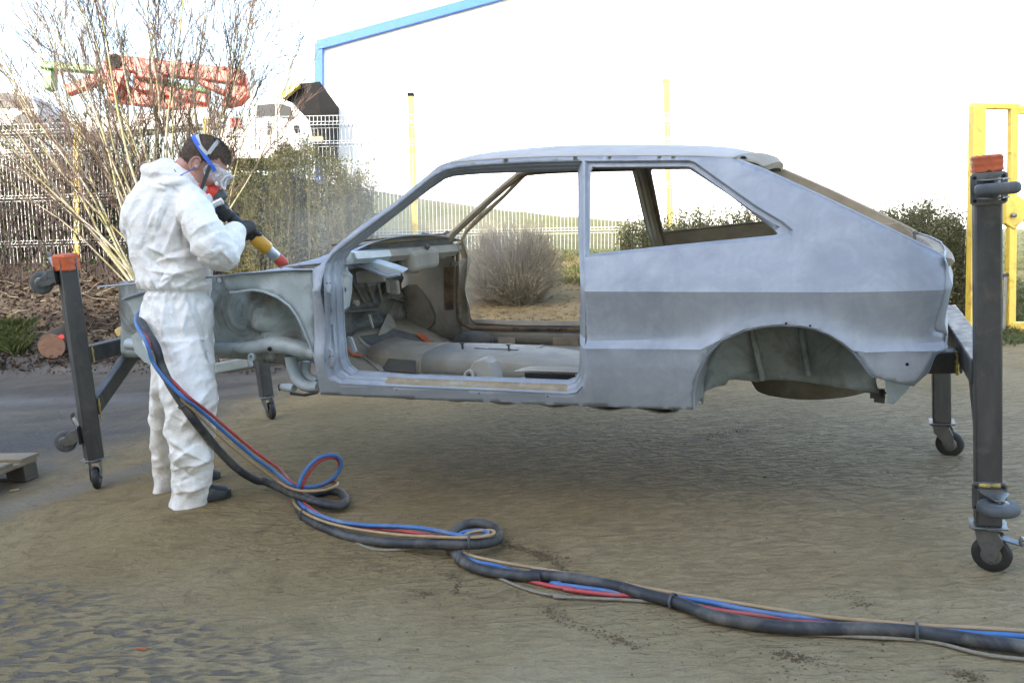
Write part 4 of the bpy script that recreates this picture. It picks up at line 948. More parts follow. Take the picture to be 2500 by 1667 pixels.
# ------------------------------------------------------------------ fence
posts = [(-250, 335, 660, 12.5), (190, 312, 650, 12.35), (505, 300, 640, 12.3), (1003, 237, 628, 12.4), (1626, 202, 614, 12.8)]
lab = ['yellow fence post left of the birch stems at the picture edge', 'yellow fence post among the birch stems at far left', 'yellow fence post behind the worker and the birch', 'tall yellow post seen left of the windscreen opening', 'tall yellow post rising behind the car roof']
PP = []
for (px, y0, y1, D), lb in zip(posts, lab):
    a, b = at_d(px if px < 600 else px+12, y1+6, D), at_d(px, y0, D); PP.append((at_d(px, y1, D), D))
    R_ = thing('fence_post', lb, 'post', tuple(a), 'yellow fence posts')
    MB().bar(a, b, .086, .086, up=FH).build('upright', 'yellow', R_, bevel=.006)
    MB().bar(b, b+(b-a).normalized()*.05, .098, .098, up=FH).build('cap', 'roofdark' if px > 600 and px < 1200 else 'yellow', R_, bevel=.008)
    for k in range(6, 26): MB().lathe(a.lerp(b, k/28)-FH*.037+RH*.022, -FH, [(.006, 0), (.006, .002), (0, .003)], 6).build('clip_hole', 'roofdark', R_)
ends = [p for p, _ in PP]+[at_d(1990, 640, 11.2), at_d(2376, 760, 8.3)]
plab = ['white welded wire fence panel at the far left edge', 'white wire fence panel behind the birch stems', 'white wire fence panel behind the tall hedge', 'white wire fence panel behind the bare round bush', 'white wire fence panel behind the car roof and right shrub', 'white wire fence panel running towards the yellow gate']
for i, (a, b) in enumerate(zip(ends, ends[1:])):
    R_ = thing('wire_fence', plab[i], 'fence', tuple((a+b)/2), 'white wire fence panels')
    dv = b-a; L = math.hypot(dv.x, dv.y); u_ = V((dv.x, dv.y, dv.z)).normalized(); nrm = V((-dv.y, dv.x, 0)).normalized(); n = int(L/.055); H_ = 2.03
    if nrm.dot(FH) < 0: nrm = -nrm
    upf = UPV
    fold = [(.06, 0), (.30, 0), (.34, .05), (.38, 0), (.95, 0), (.99, .05), (1.03, 0), (1.60, 0), (1.64, .05), (1.68, 0), (1.86, 0), (1.90, .06), (1.95, 0), (H_, 0)]
    mb = MB(); wr_ = .0048 if i < 3 else .003
    for k in range(n+1):
        o0 = a+dv*(k/n); mb.tube([o0+upf*z_+nrm*-d_ for z_, d_ in fold], wr_, 3, False)
    for z_, d_ in fold[1:]:
        mb.tube([a+dv*s_+upf*z_-nrm*(d_+.004) for s_ in (0, .5, 1)], wr_*1.1, 3, False)
    mb.build('wire_grid', 'whitewire', R_, 0, kind='stuff')
# ------------------------------------------------------------------ gate at the right
DG = 8.0
GA = thing('yellow_gate', 'yellow steel gate frame standing at the right edge of the yard', 'gate', tuple(at_d(2440, 820, DG)))
def gp(x, y, d=0): return at_d(x, y, DG+d)
MB().bar(gp(2377, 800), gp(2386, 256), .115, .10, up=FH).build('gate_post', 'yellow', GA, bevel=.008)
MB().bar(gp(2370, 259), gp(2486, 262), .05, .08, up=FH).build('lintel', 'yellow', GA, bevel=.006)
MB().bar(gp(2466, 822), gp(2473, 262), .068, .07, up=FH).build('leaf_stile', 'yellow', GA, bevel=.006)
MB().bar(gp(2466, 804), gp(2900, 800), .14, .07, up=FH).build('leaf_rail', 'yellow', GA, bevel=.006)
MB().bar(gp(2480, 270), gp(2900, 262), .07, .07, up=FH).build('leaf_rail', 'yellow', GA, bevel=.006)
MB().prism([gp(*G1(*q), -.05) for q in [(650, 345), (720, 400), (760, 400), (760, 560), (720, 530), (648, 600), (590, 560), (590, 400)]], FH*.08).build('lock_box', 'yellow', GA, bevel=.006)
MB().tube([gp(*G1(*q), -.08) for q in [(602, 70), (630, 62), (632, 240), (606, 246)]], .010, 8).build('handle', 'yellow', GA)
MB().lathe(gp(*G1(645, 502), -.1), -FH, [(.022, -.03), (.022, .01), (.012, .014), (.0, .015)], 12).build('lock_cylinder', 'zinc', GA)
MB().tube([gp(*G1(582, 915), -.06), gp(*G1(572, 1330), -.06)], .016, 10).build('drop_bolt', 'zinc', GA)
MB().box(gp(*G1(575, 915), -.06), (.07, .05, .03)).build('bolt_guide', 'stand', GA, bevel=.004)
MB().bar(gp(*G1(555, 950)), gp(*G1(548, 1345)), .03, .03, up=FH).build('leaf_guide', 'yellow', GA)
# ------------------------------------------------------------------ birch clump
BI = thing('birch_tree', 'bare multi stemmed birch clump fanning out behind the worker', 'tree', tuple(at_d(395, 690, 10.9)))
def wander(a, b, n, amp, sag=0.):
    out = []; L = (b-a).length; s0 = rv()*10
    for k in range(n+1):
        t_ = k/n; q = noise.noise_vector(s0+V((t_*2.2, 0, 0)))*amp*L*math.sin(math.pi*min(1, t_+.08)); out.append(a.lerp(b, t_)+q+V((0, 0, sag*L*4*t_*(1-t_))))
    return out
tw = MB(); br = MB()
def sprig(p, d, L, r, lev):
    if p.y < -1 : return
    e = p+d*L; pts = wander(p, e, 4, .10, rnd(-.02, .05)); tw.tube(pts, [r*(1-.8*k/4)+.0017 for k in range(5)], 3, False)
    if lev > 0:
        for _ in range(random.choice((3, 4, 5))):
            k = rnd(.2, .98); i = min(3, int(k*4)); q = pts[i].lerp(pts[i+1], k*4-i)
            nd = (d+rv()*.62+V((0, 0, .12))).normalized(); sprig(q, nd, L*rnd(.35, .65), r*.5, lev-1)
NS = 46
for s in range(NS):
    u_ = (s+rnd(.1, .9))/NS
    bx = 400+(u_-.5)*150+rnd(-25, 25); D = 10.8+rnd(-.6, .7)
    if u_ < .22: k_ = u_/.22; tipx, tipy = -200+160*k_+rnd(-60, 60), 170-230*k_+rnd(-70, 70)
    else: k_ = (u_-.22)/.78; tipx, tipy = -40+790*k_+rnd(-70, 70), -110+90*k_**2+rnd(-90, 110)
    a = at_d(bx, 690+rnd(-10, 15), D); b = at_d(tipx, tipy, D+rnd(-1.1, 1.0))
    sag = .045*(.4-u_) if u_ < .4 else -.03*(u_-.5)
    pts = wander(a, b, 14, .085, sag); R0 = rnd(.010, .021) if not .42 < u_ < .8 else rnd(.014, .030)
    MB().tube(pts, [R0*(1-.82*(k/14)**.9) for k in range(15)], 7, False).build('stem', 'bark', BI, 60)
    for k in range(random.choice((8, 10, 12))):
        t_ = rnd(.18, .98); i = min(13, int(t_*14)); p = pts[i].lerp(pts[i+1], t_*14-i); dv = (pts[i+1]-pts[i]).normalized()
        sprig(p, (dv*1.0+rv()*.8+V((0, 0, .12))).normalized(), rnd(.5, 1.2)*(1.1-.5*t_), .0062*(1.1-.5*t_), 2)
tw.build('twigs', 'twig', BI, 0, kind='stuff')
# ------------------------------------------------------------------ brambles behind the fence, left
mb = MB(); lf = MB()
def leaf(mb_, p, s_, d=None, w_=.55):
    d = (d or rv()).normalized(); x = d.orthogonal().normalized(); x = (x*rnd(-1, 1)+d.cross(x)*rnd(-1, 1)).normalized(); nn_ = d.cross(x)
    mb_.add([p, p+d*s_*.5+x*s_*w_*.5+nn_*s_*.08, p+d*s_, p+d*s_*.5-x*s_*w_*.5+nn_*s_*.08], [(0, 1, 2, 3)])
for k in range(2300):
    px = rnd(-420, 540); D = rnd(12.5, 14.4) if random.random() < .93 else rnd(11.6, 12.2); top = rnd(270, 520) if px < 330 else rnd(420, 600)
    a = at_d(px, 655, D); a.z = terr(a.x, a.y); b = at_d(px+rnd(-90, 90), top, D+rnd(-.4, .4))
    pts = wander(a, b, 6, .16, rnd(0, .1)); mb.tube(pts, [.009*(1-.7*i/6) for i in range(7)], 3, False)
    for _ in range(5):
        i = random.randrange(1, 6); q = pts[i]; e = q+(rv()+V((0, 0, .3)))*rnd(.2, .5); mb.tube(wander(q, e, 3, .15), [.004, .003, .002, .001], 3, False)
    for _ in range(7 if random.random() < .7 else 0): leaf(lf, pts[random.randrange(1, 7)]+rv()*.1, rnd(.05, .09))
BR = thing('bramble_thicket', 'tangled brown bramble thicket behind the wire fence at left', 'bush', tuple(at_d(100, 655, 13)))
mb.build('stems', 'bramble', BR, 0, kind='stuff'); lf.build('leaves', 'ivy', BR, 0, kind='stuff')
# ------------------------------------------------------------------ tall hedge
def shrub(name, label, box, D, th, nst, nlf, ls, lm, sm, topf, lean=.12, group=None, lowbare=0.):
    x0, x1, yb = box; R_ = thing(name, label, 'bush', tuple(at_d((x0+x1)/2, yb, D)), group)
    st = MB(); lv = MB()
    for k in range(nst):
        u_ = rnd(0, 1); px = x0+(x1-x0)*u_; d_ = D+rnd(-th, th)*(1 if .1 < u_ < .9 else .5)
        a = at_d(px, yb, d_); a.z = terr(a.x, a.y)-.02; ty = topf(u_)+rnd(-14, 34)+(rnd(0, 110) if random.random() < .35 else 0); b = at_d(px+rnd(-1, 1)*lean*(yb-ty), ty, d_+rnd(-.15, .15))
        pts = wander(a, b, 8, .07); st.tube(pts, [.0042*(1-.75*i/8)+.0008 for i in range(9)], 3, False)
        for _ in range(int(nlf/nst*rnd(.4, 1.6))):
            t_ = rnd(lowbare, 1)**.85*.999; i = min(7, int(t_*8)); q = pts[i].lerp(pts[i+1], t_*8-i)
            e = q+(rv()+V((0, 0, .25)))*rnd(.03, .14)
            if random.random() < .25: st.tube([q, e], [.002, .001], 3, False)
            for _ in range(2): leaf(lv, e+rv()*.03, rnd(*ls), (rv()+V((0, 0, .3))))
    st.build('stems', sm, R_, 0, kind='stuff'); lv.build('leaves', lm, R_, 0, kind='stuff'); return R_
shrub('tall_hedge', 'tall olive hedge of upright stems beyond the spraying worker', (548, 905, 688), 11.0, .42, 330, 27000, (.020, .042), 'hedge', 'hedgestem',
      lambda u: 372+22*math.sin(u*9)+(40*max(0, (u-.75)/.25)), .05)
shrub('leafy_shrub', 'rounded evergreen shrub seen through the quarter window', (1460, 1960, 660), 10.4, .5, 230, 25000, (.022, .042), 'shrub', 'hedgestem',
      lambda u: 520+75*(abs(u-.6)/.6)**3+ (60 if u < .12 else 0), .10)
shrub('leafy_shrub', 'dense evergreen shrub between the car tail and yellow gate', (2095, 2372, 800), 8.6, .45, 230, 27000, (.018, .036), 'shrub', 'hedgestem',
      lambda u: 515+20*math.sin(u*7)+70*max(0, u-.5), .10)
# bare round bush
TB = thing('round_bush', 'bare round twiggy bush dusted grey seen through the door opening', 'bush', tuple(at_d(1255, 700, 10.2)))
mb = MB(); cb = at_d(1255, 702, 10.2); cb.z = terr(cb.x, cb.y)
for k in range(1150):
    ang = rnd(0, 2*math.pi); el = rnd(-.12, 1); lum = 1+.16*noise.noise(V((math.cos(ang)*1.7, math.sin(ang)*1.7, el*2.5)))
    rr = .66*math.cos(max(0, el)*1.38)**.7*lum; tip = cb+V((math.cos(ang)*rr, math.sin(ang)*rr*.85, (.26+.64*math.sin(max(-.1, el)*1.45))*lum))+rv()*.06
    r0 = .26*math.sqrt(random.random()); a = cb+V((math.cos(ang+rnd(-.7, .7))*r0, math.sin(ang)*r0, -.02)); pts = wander(a, tip, 6, .13, .03)
    mb.tube(pts, [.0036*(1-.7*i/6)+.0006 for i in range(7)], 3, False)
    for _ in range(5):
        i = random.randrange(1, 6); q = pts[i]; e = q+((tip-a).normalized()*.6+rv()*.9)*rnd(.06, .22); mb.tube(wander(q, e, 2, .12), [.0021, .0015, .0008], 3, False)
mb.build('twigs', 'dusttwig', TB, 0, kind='stuff')
# ------------------------------------------------------------------ litter, ground cover
lf = MB()
for k in range(5200):
    px, py = rnd(-150, 800), rnd(690, 905)
    if px > 480 and py > 880-(px-480)*.35: continue
    D = 10.2+(885-py)/235*2.1; p = at_d(px, py, D); p.z = terr(p.x, p.y)+rnd(0, .06); leaf(lf, p, rnd(.03, .085), (rv()*V((1, 1, .45))), .7)
for k in range(500):
    p = on_ground(rnd(-100, 760), rnd(870, 915)+0)
    leaf(lf, p+V((0, 0, .01)), rnd(.02, .06), (rv()*V((1, 1, .3))), .7)
o = lf.build('leaf_litter', 'deadleaf', None, 0, kind='stuff'); o['label'] = 'brown dead leaves covering the bank below the fence'; o['category'] = 'leaves'
st = MB()
for k in range(520):
    px, py = rnd(-150, 800), rnd(660, 880); D = 10.2+(885-py)/235*2.1; p = at_d(px, py, D); p.z = terr(p.x, p.y)+.03
    st.tube(wander(p, p+V((rnd(-1, 1), rnd(-1, 1), rnd(-.1, .5)))*rnd(.1, .5), 3, .15), [.005, .004, .003, .001], 3, False)
for k in range(420):
    px, py = rnd(980, 2350), rnd(705, 815); p = on_ground(px, py)
    st.tube(wander(p+V((0, 0, .01)), p+V((rnd(-1, 1), rnd(-1, 1), rnd(0, .12)))*rnd(.06, .35), 3, .15), [.004, .003, .002, .001], 3, False)
o = st.build('fallen_twigs', 'dusttwig', None, 0, kind='stuff'); o['label'] = 'thin fallen twigs lying over the bank and verge'; o['category'] = 'twigs'
def tuft(mb_, p, n, h, sp):
    for _ in range(n):
        d = V((rnd(-1, 1)*sp, rnd(-1, 1)*sp, 1)).normalized(); b = p+V((rnd(-1, 1), rnd(-1, 1), 0))*h*.4; w_ = V((rnd(-1, 1), rnd(-1, 1), 0)).normalized()*.004; L = h*rnd(.5, 1.1)
        mb_.add([b-w_, b+w_, b+d*L*.6+w_*.7, b+d*L+V((d.x, d.y, -.3))*L*.3], [(0, 1, 2, 3)])
gs = MB()
for k in range(140): tuft(gs, on_ground(rnd(-60, 62), rnd(800, 868)), 16, .20, .9)
for k in range(420): tuft(gs, on_ground(rnd(300, 560), rnd(628, 668)), 5, .16, .8)
for k in range(1500):
    px = rnd(860, 1960); tuft(gs, on_ground(px, rnd(618, 700)), 7, rnd(.06, .14), .8)
for k in range(900): tuft(gs, on_ground(rnd(2370, 2510), rnd(560, 840)**1), 6, rnd(.03, .10), .9)
for k in range(250): tuft(gs, on_ground(rnd(2160, 2500), rnd(780, 850)), 5, rnd(.03, .09), .9)
o = gs.build('grass', 'grassblade', None, 0, kind='stuff'); o['label'] = 'short green grass growing along the fence and verge'; o['category'] = 'grass'
gs = MB()
for k in range(1500): tuft(gs, on_ground(rnd(960, 2350), rnd(680, 800)), 4, rnd(.02, .06), 1.6)
for k in range(500): tuft(gs, on_ground(rnd(2370, 2510), rnd(580, 820)), 4, rnd(.03, .08), 1.4)
o = gs.build('dry_grass', 'deadgrass', None, 0, kind='stuff'); o['label'] = 'flattened dry straw coloured grass on the verge behind the car'; o['category'] = 'grass'
# logs on the bank
LG = thing('cut_log', 'round sawn log end with a red spray mark beside the left stand', 'log', tuple(at_d(126, 875, 10.2)))
c_ = at_d(126, 845, 10.2); ax = (FH+RH*-.25+V((0, 0, .05))).normalized()
mb = MB(); prof = [(.0, 0), (.148, 0), (.158, .012), (.16, .3), (.155, .7)]
mb.lathe(c_, ax, prof[1:], 28); mb.build('bark', 'logbark', LG, 40)
MB().lathe(c_-ax*.004, ax, [(.0, 0), (.05, -.001), (.149, .0), (.15, .01)], 28).build('sawn_face', 'logend', LG, 40)
MB().prism([at_d(*G8(*q), 10.16) for q in [(328, 562), (350, 552), (366, 556), (366, 578), (340, 574)]], ax*.004).build('paint_mark', 'marker', LG, 0)
LY = thing('split_log', 'pale yellow split log lying behind the left stand arm', 'log', tuple(at_d(304, 825, 9.9)))
MB().loft([[at_d(*Z2(*q), 9.9)+FH*k for q in [(622, 575), (650, 556), (705, 552), (745, 545), (752, 575), (720, 600), (640, 612)]] for k in (0, .3)], cap0=True, cap1=True).build('wood', 'logyellow', LY, 30, bevel=.012)
# ------------------------------------------------------------------ rolling stands
def caster(par, P, zdir, xdir, s_=1., pedal=True, wheelmat='rubber', r=.0625, wx=.034):
    """plate at P facing zdir (away from the wheel); trail towards xdir"""
    z_ = V(zdir).normalized(); x_ = (V(xdir)-z_*V(xdir).dot(z_)).normalized(); y_ = z_.cross(x_)
    def W(x, y, z): return P+(x_*x+y_*y+z_*z)*s_
    wz = -(r+.038)
    # fork: two cheeks and a crown
    mb = MB()
    for sg in (-1, 1):
        out = [(-.035, -.012), (.035, -.012), (.052, -.05), (wx+.022, wz+.012), (wx+.012, wz-.018), (wx-.012, wz-.018), (wx-.022, wz+.004), (-.03, -.045)]
        mb.prism([W(a, sg*.026, b) for a, b in out], y_*.004*sg*s_)
    mb.prism([W(a, b, -.010) for a, b in ((-.038, -.03), (.038, -.03), (.038, .03), (-.038, .03))], z_*-.006*s_)
    f = mb.build('caster_fork', 'zinc', par, 0, bevel=.0015)
    # mounting plate with bolt slots
    MB().prism([W(a, b, -.001) for a, b in ((-.052, -.042), (-.044, -.05), (.044, -.05), (.052, -.042), (.052, .042), (.044, .05), (-.044, .05), (-.052, .042))], z_*.004*s_).build('plate', 'zinc', f, 0, bevel=.001)
    for a in (-.04, .04):
        for b in (-.036, .036): MB().lathe(W(a, b, -.0055), -z_, [(.006*s_, 0), (.006*s_, .002), (0, .0025)], 8).build('bolt_slot', 'black', f)
    MB().lathe(W(0, 0, -.004), -z_, [(.026*s_, 0), (.026*s_, .007), (.018*s_, .009)], 16).build('swivel', 'zinc', f)
    wc_ = W(wx, 0, wz); w2 = .017*s_; R_ = r*s_
    wh = MB().lathe(wc_, y_, [(R_*.55, -w2), (R_*.86, -w2), (R_*.97, -w2*.7), (R_, -w2*.25), (R_, w2*.25), (R_*.97, w2*.7), (R_*.86, w2), (R_*.55, w2)], 28).build('wheel', wheelmat, f, 40)
    MB().lathe(wc_, y_, [(.0, -w2*1.05), (R_*.5, -w2*1.05), (R_*.56, -w2*.9), (R_*.56, w2*.9), (R_*.5, w2*1.05), (0, w2*1.05)], 20).build('hub', 'zinc', f, 40)
    MB().tube([W(wx, -.034, wz), W(wx, .034, wz)], .008*s_, 8).build('axle', 'zinc', f)
    if pedal:
        MB().prism([W(a, -.02, b) for a, b in ((-.03, -.018), (-.10, -.040), (-.128, -.034), (-.128, -.030), (-.10, -.034), (-.03, -.010))], y_*.04*s_).build('brake_pedal', 'zinc', f, 0, bevel=.002)
    return f
def bead(par, a, b, r=.005):
    n = 9; MB().tube([V(a).lerp(V(b), k/n)+rv()*.0025 for k in range(n+1)], [r*rnd(.6, 1.3) for _ in range(n+1)], 6).build('weld_bead', 'weld', par)
TW = .078
# rear stand (right)
XR_, YN, YF_, HT = 3.101, -.8906, .40, 1.36
RS = thing('rolling_stand', 'dark steel caster stand holding the car tail at right', 'stand', (XR_, 0, 0), 'rolling steel stands')
MB().bar((XR_, YN, .167), (XR_, YN, HT), TW, TW, up=(0, 1, 0)).build('post', 'stand', RS, bevel=.006)
cbz = at_y(2335, 772, .34).z
MB().bar((XR_-.005, YN+TW/2, cbz), (XR_-.005, .42, cbz), .085, .085).build('cross_beam', 'stand', RS, bevel=.006)
MB().bar((XR_-.03, YF_, .167), (XR_-.03, YF_, cbz-.045), TW, TW, up=(0, 1, 0)).build('post', 'stand', RS, bevel=.006)
MB().bar((XR_, YN+TW/2-.01, .34), (XR_, YN+.30, cbz-.02), .05, .05, up=(1, 0, 0)).build('brace', 'stand', RS, bevel=.005)
a = at_y(2335, 880, -.45); MB().bar((2.86, -.45, a.z), (XR_-.03, -.45, a.z), .085, .085).build('support_arm', 'stand', RS, bevel=.006)
MB().bar((2.86, .3, a.z), (XR_-.03, .3, a.z), .085, .085).build('support_arm', 'stand', RS, bevel=.006)
bead(RS, (XR_-.05, -.50, a.z-.045), (XR_-.05, -.50, a.z+.045), .006)
caster(RS, V((XR_, YN, .161)), (0, 0, 1), (.9, -.25, 0), 1.0, False, 'tyre', wx=.012)
f_ = MB().prism([V((XR_+.02, YN-.02, .118)), V((XR_+.10, YN-.045, .104)), V((XR_+.105, YN-.015, .108)), V((XR_+.03, YN+.02, .12))], (0, 0, .006)).build('brake_pedal', 'zinc', RS, bevel=.002)
MB().box((XR_+.108, YN-.033, .116), (.035, .05, .02), Matrix.Rotation(.5, 3, 'Y')).build('pedal_pad', 'zinc', f_, bevel=.004)
caster(RS, V((XR_-.03, YF_, .161)), (0, 0, 1), (.9, -.2, 0), 1.0, False, 'tyre')
caster(RS, V((XR_, YN-TW/2-.003, .275)), (0, 1, 0), (1, 0, 0), 1.0, False, 'rubber', wx=.012)
caster(RS, V((XR_, YN-TW/2-.003, HT-.075)), (0, 1, 0), (1, 0, 0), 1.0, False, 'rubber', wx=.010)
bead(RS, (XR_-.03, YN-TW/2-.004, .315), (XR_+.03, YN-TW/2-.004, .315), .006)
for yy in (YN, YF_): MB().prism([V((XR_-.03*(yy > 0)+a, yy+b, .161)) for a, b in ((-.055, -.05), (.055, -.05), (.055, .05), (-.055, .05))], (0, 0, .007)).build('foot_plate', 'zinc', RS, bevel=.002)
def wrap(par, P, up, sx, sy, h, mat):
    z_ = V(up).normalized(); x_ = V((1, 0, 0)); x_ = (x_-z_*x_.dot(z_)).normalized(); y_ = z_.cross(x_); loops = []
    for k in range(9):
        t_ = k/8; L = []
        for j in range(24):
            an = 2*math.pi*j/24; c_, s_ = math.cos(an), math.sin(an); q = max(abs(c_), abs(s_)); rr = 1/q
            rr = min(rr, 1.25); jit = 1+.05*noise.noise(V((j*.9, k*1.7, 3)))+.03*(k % 3 == 1)
            top = .9 if k == 8 else 1
            L.append(P+x_*c_*rr*sx*jit*top+y_*s_*rr*sy*jit*top+z_*(t_*h+.006*noise.noise(V((j*.7, k*.4, 8)))))
        loops.append(L)
    MB().loft(loops, cap1=True).build('tape_wrap', mat, par, 30)
wrap(RS, V((XR_, YN, HT-.022)), (0, 0, 1), .043, .043, .05, 'orangedirty')
# front stand (left)
XL, YL, YLF = -1.331, -.5633, .938
tl = V((at_y(148, 612, YL-.02).x, YL-.02, 0)); LS = thing('rolling_stand', 'dark steel caster stand holding the car nose left of the worker', 'stand', (XL, 0, 0), 'rolling steel stands')
bot = V((XL-.01, YL, .167)); top = at_y(*G8(375, 120), YL-.03)
MB().bar(bot, top, TW*1.12, TW*1.12, up=(.45, .9, 0)).build('post', 'stand', LS, bevel=.006)
dl = (top-bot).normalized()
jb = bot.lerp(top, .525); fe = V((XL+.05, YLF, jb.z+.02))
MB().bar(jb+V((0, .03, 0)), fe, .09, .09).build('cross_beam', 'stand', LS, bevel=.006)
MB().bar(V((fe.x, fe.y-.02, .167)), V((fe.x, fe.y-.02, fe.z-.045)), .082, .082, up=(.45, .9, 0)).build('post', 'stand', LS, bevel=.006)
MB().bar(bot.lerp(top, .24)+V((0, .03, 0)), jb.lerp(fe, .27)+V((0, 0, -.03)), .075, .06, up=(1, 0, 0)).build('brace', 'stand', LS, bevel=.005)
MB().bar(jb.lerp(fe, .35), V((-.80, -.10, fe.z-.01)), .08, .08).build('support_arm', 'stand', LS, bevel=.006)
MB().bar(jb.lerp(fe, .65), V((-.80, .35, fe.z-.01)), .08, .08).build('support_arm', 'stand', LS, bevel=.006)
b0_ = jb+V((.045, .05, 0)); bead(LS, b0_+V((0, 0, -.05)), b0_+V((0, 0, .05)), .006)
b0_ = bot.lerp(top, .24)+V((.04, .05, 0)); bead(LS, b0_-dl*.06, b0_+dl*.07, .006)
b0_ = jb.lerp(fe, .28)+V((.04, 0, -.045)); bead(LS, b0_, b0_+V((.0, .14, .0)), .006)
caster(LS, bot-V((0, 0, .006)), (0, 0, 1), (.6, -.75, 0), 1.0, True, 'tyre')
caster(LS, V((fe.x, fe.y-.02, .161)), (0, 0, 1), (.8, -.4, 0), 1.0, False, 'tyre')
sx_ = V((-.93, -.36, 0)).normalized()
caster(LS, bot.lerp(top, .13)+sx_*.05, -sx_, (0, 0, -.2), 1.0, True, 'rubber')
caster(LS, bot.lerp(top, .925)+sx_*.05, -sx_, (0, 0, -.5), 1.0, True, 'rubber')
MB().prism([bot+V((a, b, -.006)) for a, b in ((-.06, -.055), (.06, -.055), (.06, .055), (-.06, .055))], (0, 0, .007)).build('foot_plate', 'zinc', LS, bevel=.002)
MB().prism([V((fe.x+a, fe.y-.02+b, .161)) for a, b in ((-.06, -.055), (.06, -.055), (.06, .055), (-.06, .055))], (0, 0, .007)).build('foot_plate', 'zinc', LS, bevel=.002)
wrap(LS, top-dl*.06, dl, .053, .053, .085, 'orange')
# ------------------------------------------------------------------ pallets
def pallet(label, P, ex, ey, L=1.2, Wd=.8, mt='wood', mt2='woodwet'):
    ex, ey = V(ex).normalized(), V(ey).normalized(); T = thing('wooden_pallet', label, 'pallet', tuple(P), 'wooden pallets')
    R3 = Matrix((ex, ey, ex.cross(ey))).transposed(); up_ = ex.cross(ey)
    for k in range(5): MB().box(P+ex*L/2+ey*(.05+(Wd-.1)*k/4)+up_*.133, (L, .1+.04*(k % 2 == 0), .022), R3).build('top_board', mt, T, bevel=.003)
    for x in (.07, L/2, L-.07): MB().box(P+ex*x+ey*Wd/2+up_*.111, (.145, Wd, .022), R3).build('cross_board', mt, T, bevel=.003)
    for x in (.07, L/2, L-.07):
        for y in (.06, Wd/2, Wd-.06): MB().box(P+ex*x+ey*y+up_*.061, (.14, .10, .078), R3).build('block', mt2, T, bevel=.004)
    for y in (.06, Wd/2, Wd-.06): MB().box(P+ex*L/2+ey*y+up_*.011, (L, .1, .022), R3).build('bottom_board', mt2, T, bevel=.003)
a = at_z(*G8(207, 1232), .144); b = at_z(*G8(0, 1312), .144); ex = V((b.x-a.x, b.y-a.y, 0)).normalized(); ey = V((ex.y, -ex.x, 0))
if ey.dot(FH) < 0: ey = -ey
if (ex.cross(ey)).z < 0: ex, ey = ey, ex
pallet('grey wooden pallet cut off by the left picture edge', V((a.x, a.y, .0)), ex, ey, .8 if ex.dot(FH) > .5 else 1.2, 1.2 if ex.dot(FH) > .5 else .8)
c_ = at_z(545, 912, 0); c2 = at_z(690, 890, 0); ex = (c2-c_).normalized(); ey = V((-ex.y, ex.x, 0))
pallet('pale wooden pallet lying beneath the nose of the car', V((c_.x, c_.y, 0)), ex, ey, 1.2, .8)
# ------------------------------------------------------------------ hoses
MAT['hoseblack'] = plain('black_blast_hose', (.034, .037, .043), .6, 0, .35, 10, .25, 90, .002, (.16, .15, .13), 5, (.46, .68))
MAT['hoseblue'] = plain('blue_air_hose', (.055, .17, .42), .5, 0, .16, 10, .15, 90, .001, (.20, .24, .33), 6, (.5, .72))
MAT['hosered'] = plain('red_air_hose', (.50, .06, .065), .5, 0, .18, 10, .15, 90, .001, (.36, .17, .14), 6, (.5, .72))
MAT['hosetan'] = plain('tan_hose', (.44, .30, .155), .5, 0, .15, 14, .15, 90, .001, (.30, .24, .17), 9, (.55, .75))
MAT['cord'] = plain('beige_braided_cord', (.28, .245, .19), .8, 0, .2, 60, .6, 260, .002)
DP = depth(PB)
def gpt(fr, x, y, z): return at_z(*fr(x, y), z)
hipD = DP-.27
def hang(fr, pts, d0, d1):
    dx_ = fr(*pts[0])[0]-372
    pre = [at_d(392+dx_, 742, DP+.16), at_d(352+dx_*.7, 765, DP+.05), at_d(346+dx_*.7, 790, DP-.12)]; pts = pts[1:]
    n = len(pts)-1; return pre+[at_d(*fr(*p), d0+(d1-d0)*max(0, k/n-.45)/.55) for k, p in enumerate(pts)]
gd = depth(at_z(*G4(60, 420), .08))
def hose(name, label, path, r, mat, n=10, grp=None):
    o = MB().tube(smoothpath(path, 5), r, n).build(name, mat, None, 60)
    return tag(o, label, 'hose', grp)
blk = hang(Z2, [(835, 555), (850, 660), (880, 760), (925, 860), (985, 955), (1050, 1050), (1125, 1145), (1200, 1232), (1300, 1330), (1400, 1392)], hipD, gd+.02)
blk += [gpt(G4, *q) for q in [(0, 395, .085), (150, 462, .07), (300, 520, .058), (450, 565, .048), (545, 578, .04), (600, 560, .035), (608, 520, .03), (570, 480, .028), (490, 462, .026), (410, 478, .023), (330, 500, .02), (265, 530, .018), (245, 575, .018), (275, 640, .018), (350, 700, .018), (470, 755, .019), (600, 805, .02), (800, 843, .023), (1000, 862, .03), (1250, 868, .052), (1480, 872, .062), (1650, 868, .055), (1755, 845, .04), (1785, 800, .03), (1755, 750, .024), (1660, 712, .022), (1560, 712, .021), (1480, 740, .021), (1425, 795, .02), (1405, 850, .019), (1430, 915, .019), (1475, 975, .019), (1560, 1035, .02), (1700, 1080, .02), (1900, 1108, .021), (2100, 1122, .023)]]
blk += [gpt(G5, *q) for q in [(0, 395, .024), (200, 415, .024), (400, 452, .024), (560, 497, .024), (700, 532, .023), (850, 590, .023), (1000, 622, .023), (1200, 648, .023), (1400, 655, .023), (1600, 656, .023), (1800, 667, .023), (2000, 692, .023), (2200, 722, .023), (2352, 742, .023), (2700, 790, .023)]]
HB = hose('blast_hose', 'thick black blasting hose looping along the sand', blk, .0205, 'hoseblack', 14)
bluA = [(790, 540), (800, 640), (835, 745), (890, 825), (960, 900), (1020, 955), (1100, 1015), (1200, 1105), (1300, 1192), (1400, 1275), (1500, 1345)]
def beside(pts, dx, dy): return [(x+dx, y+dy) for x, y in pts]
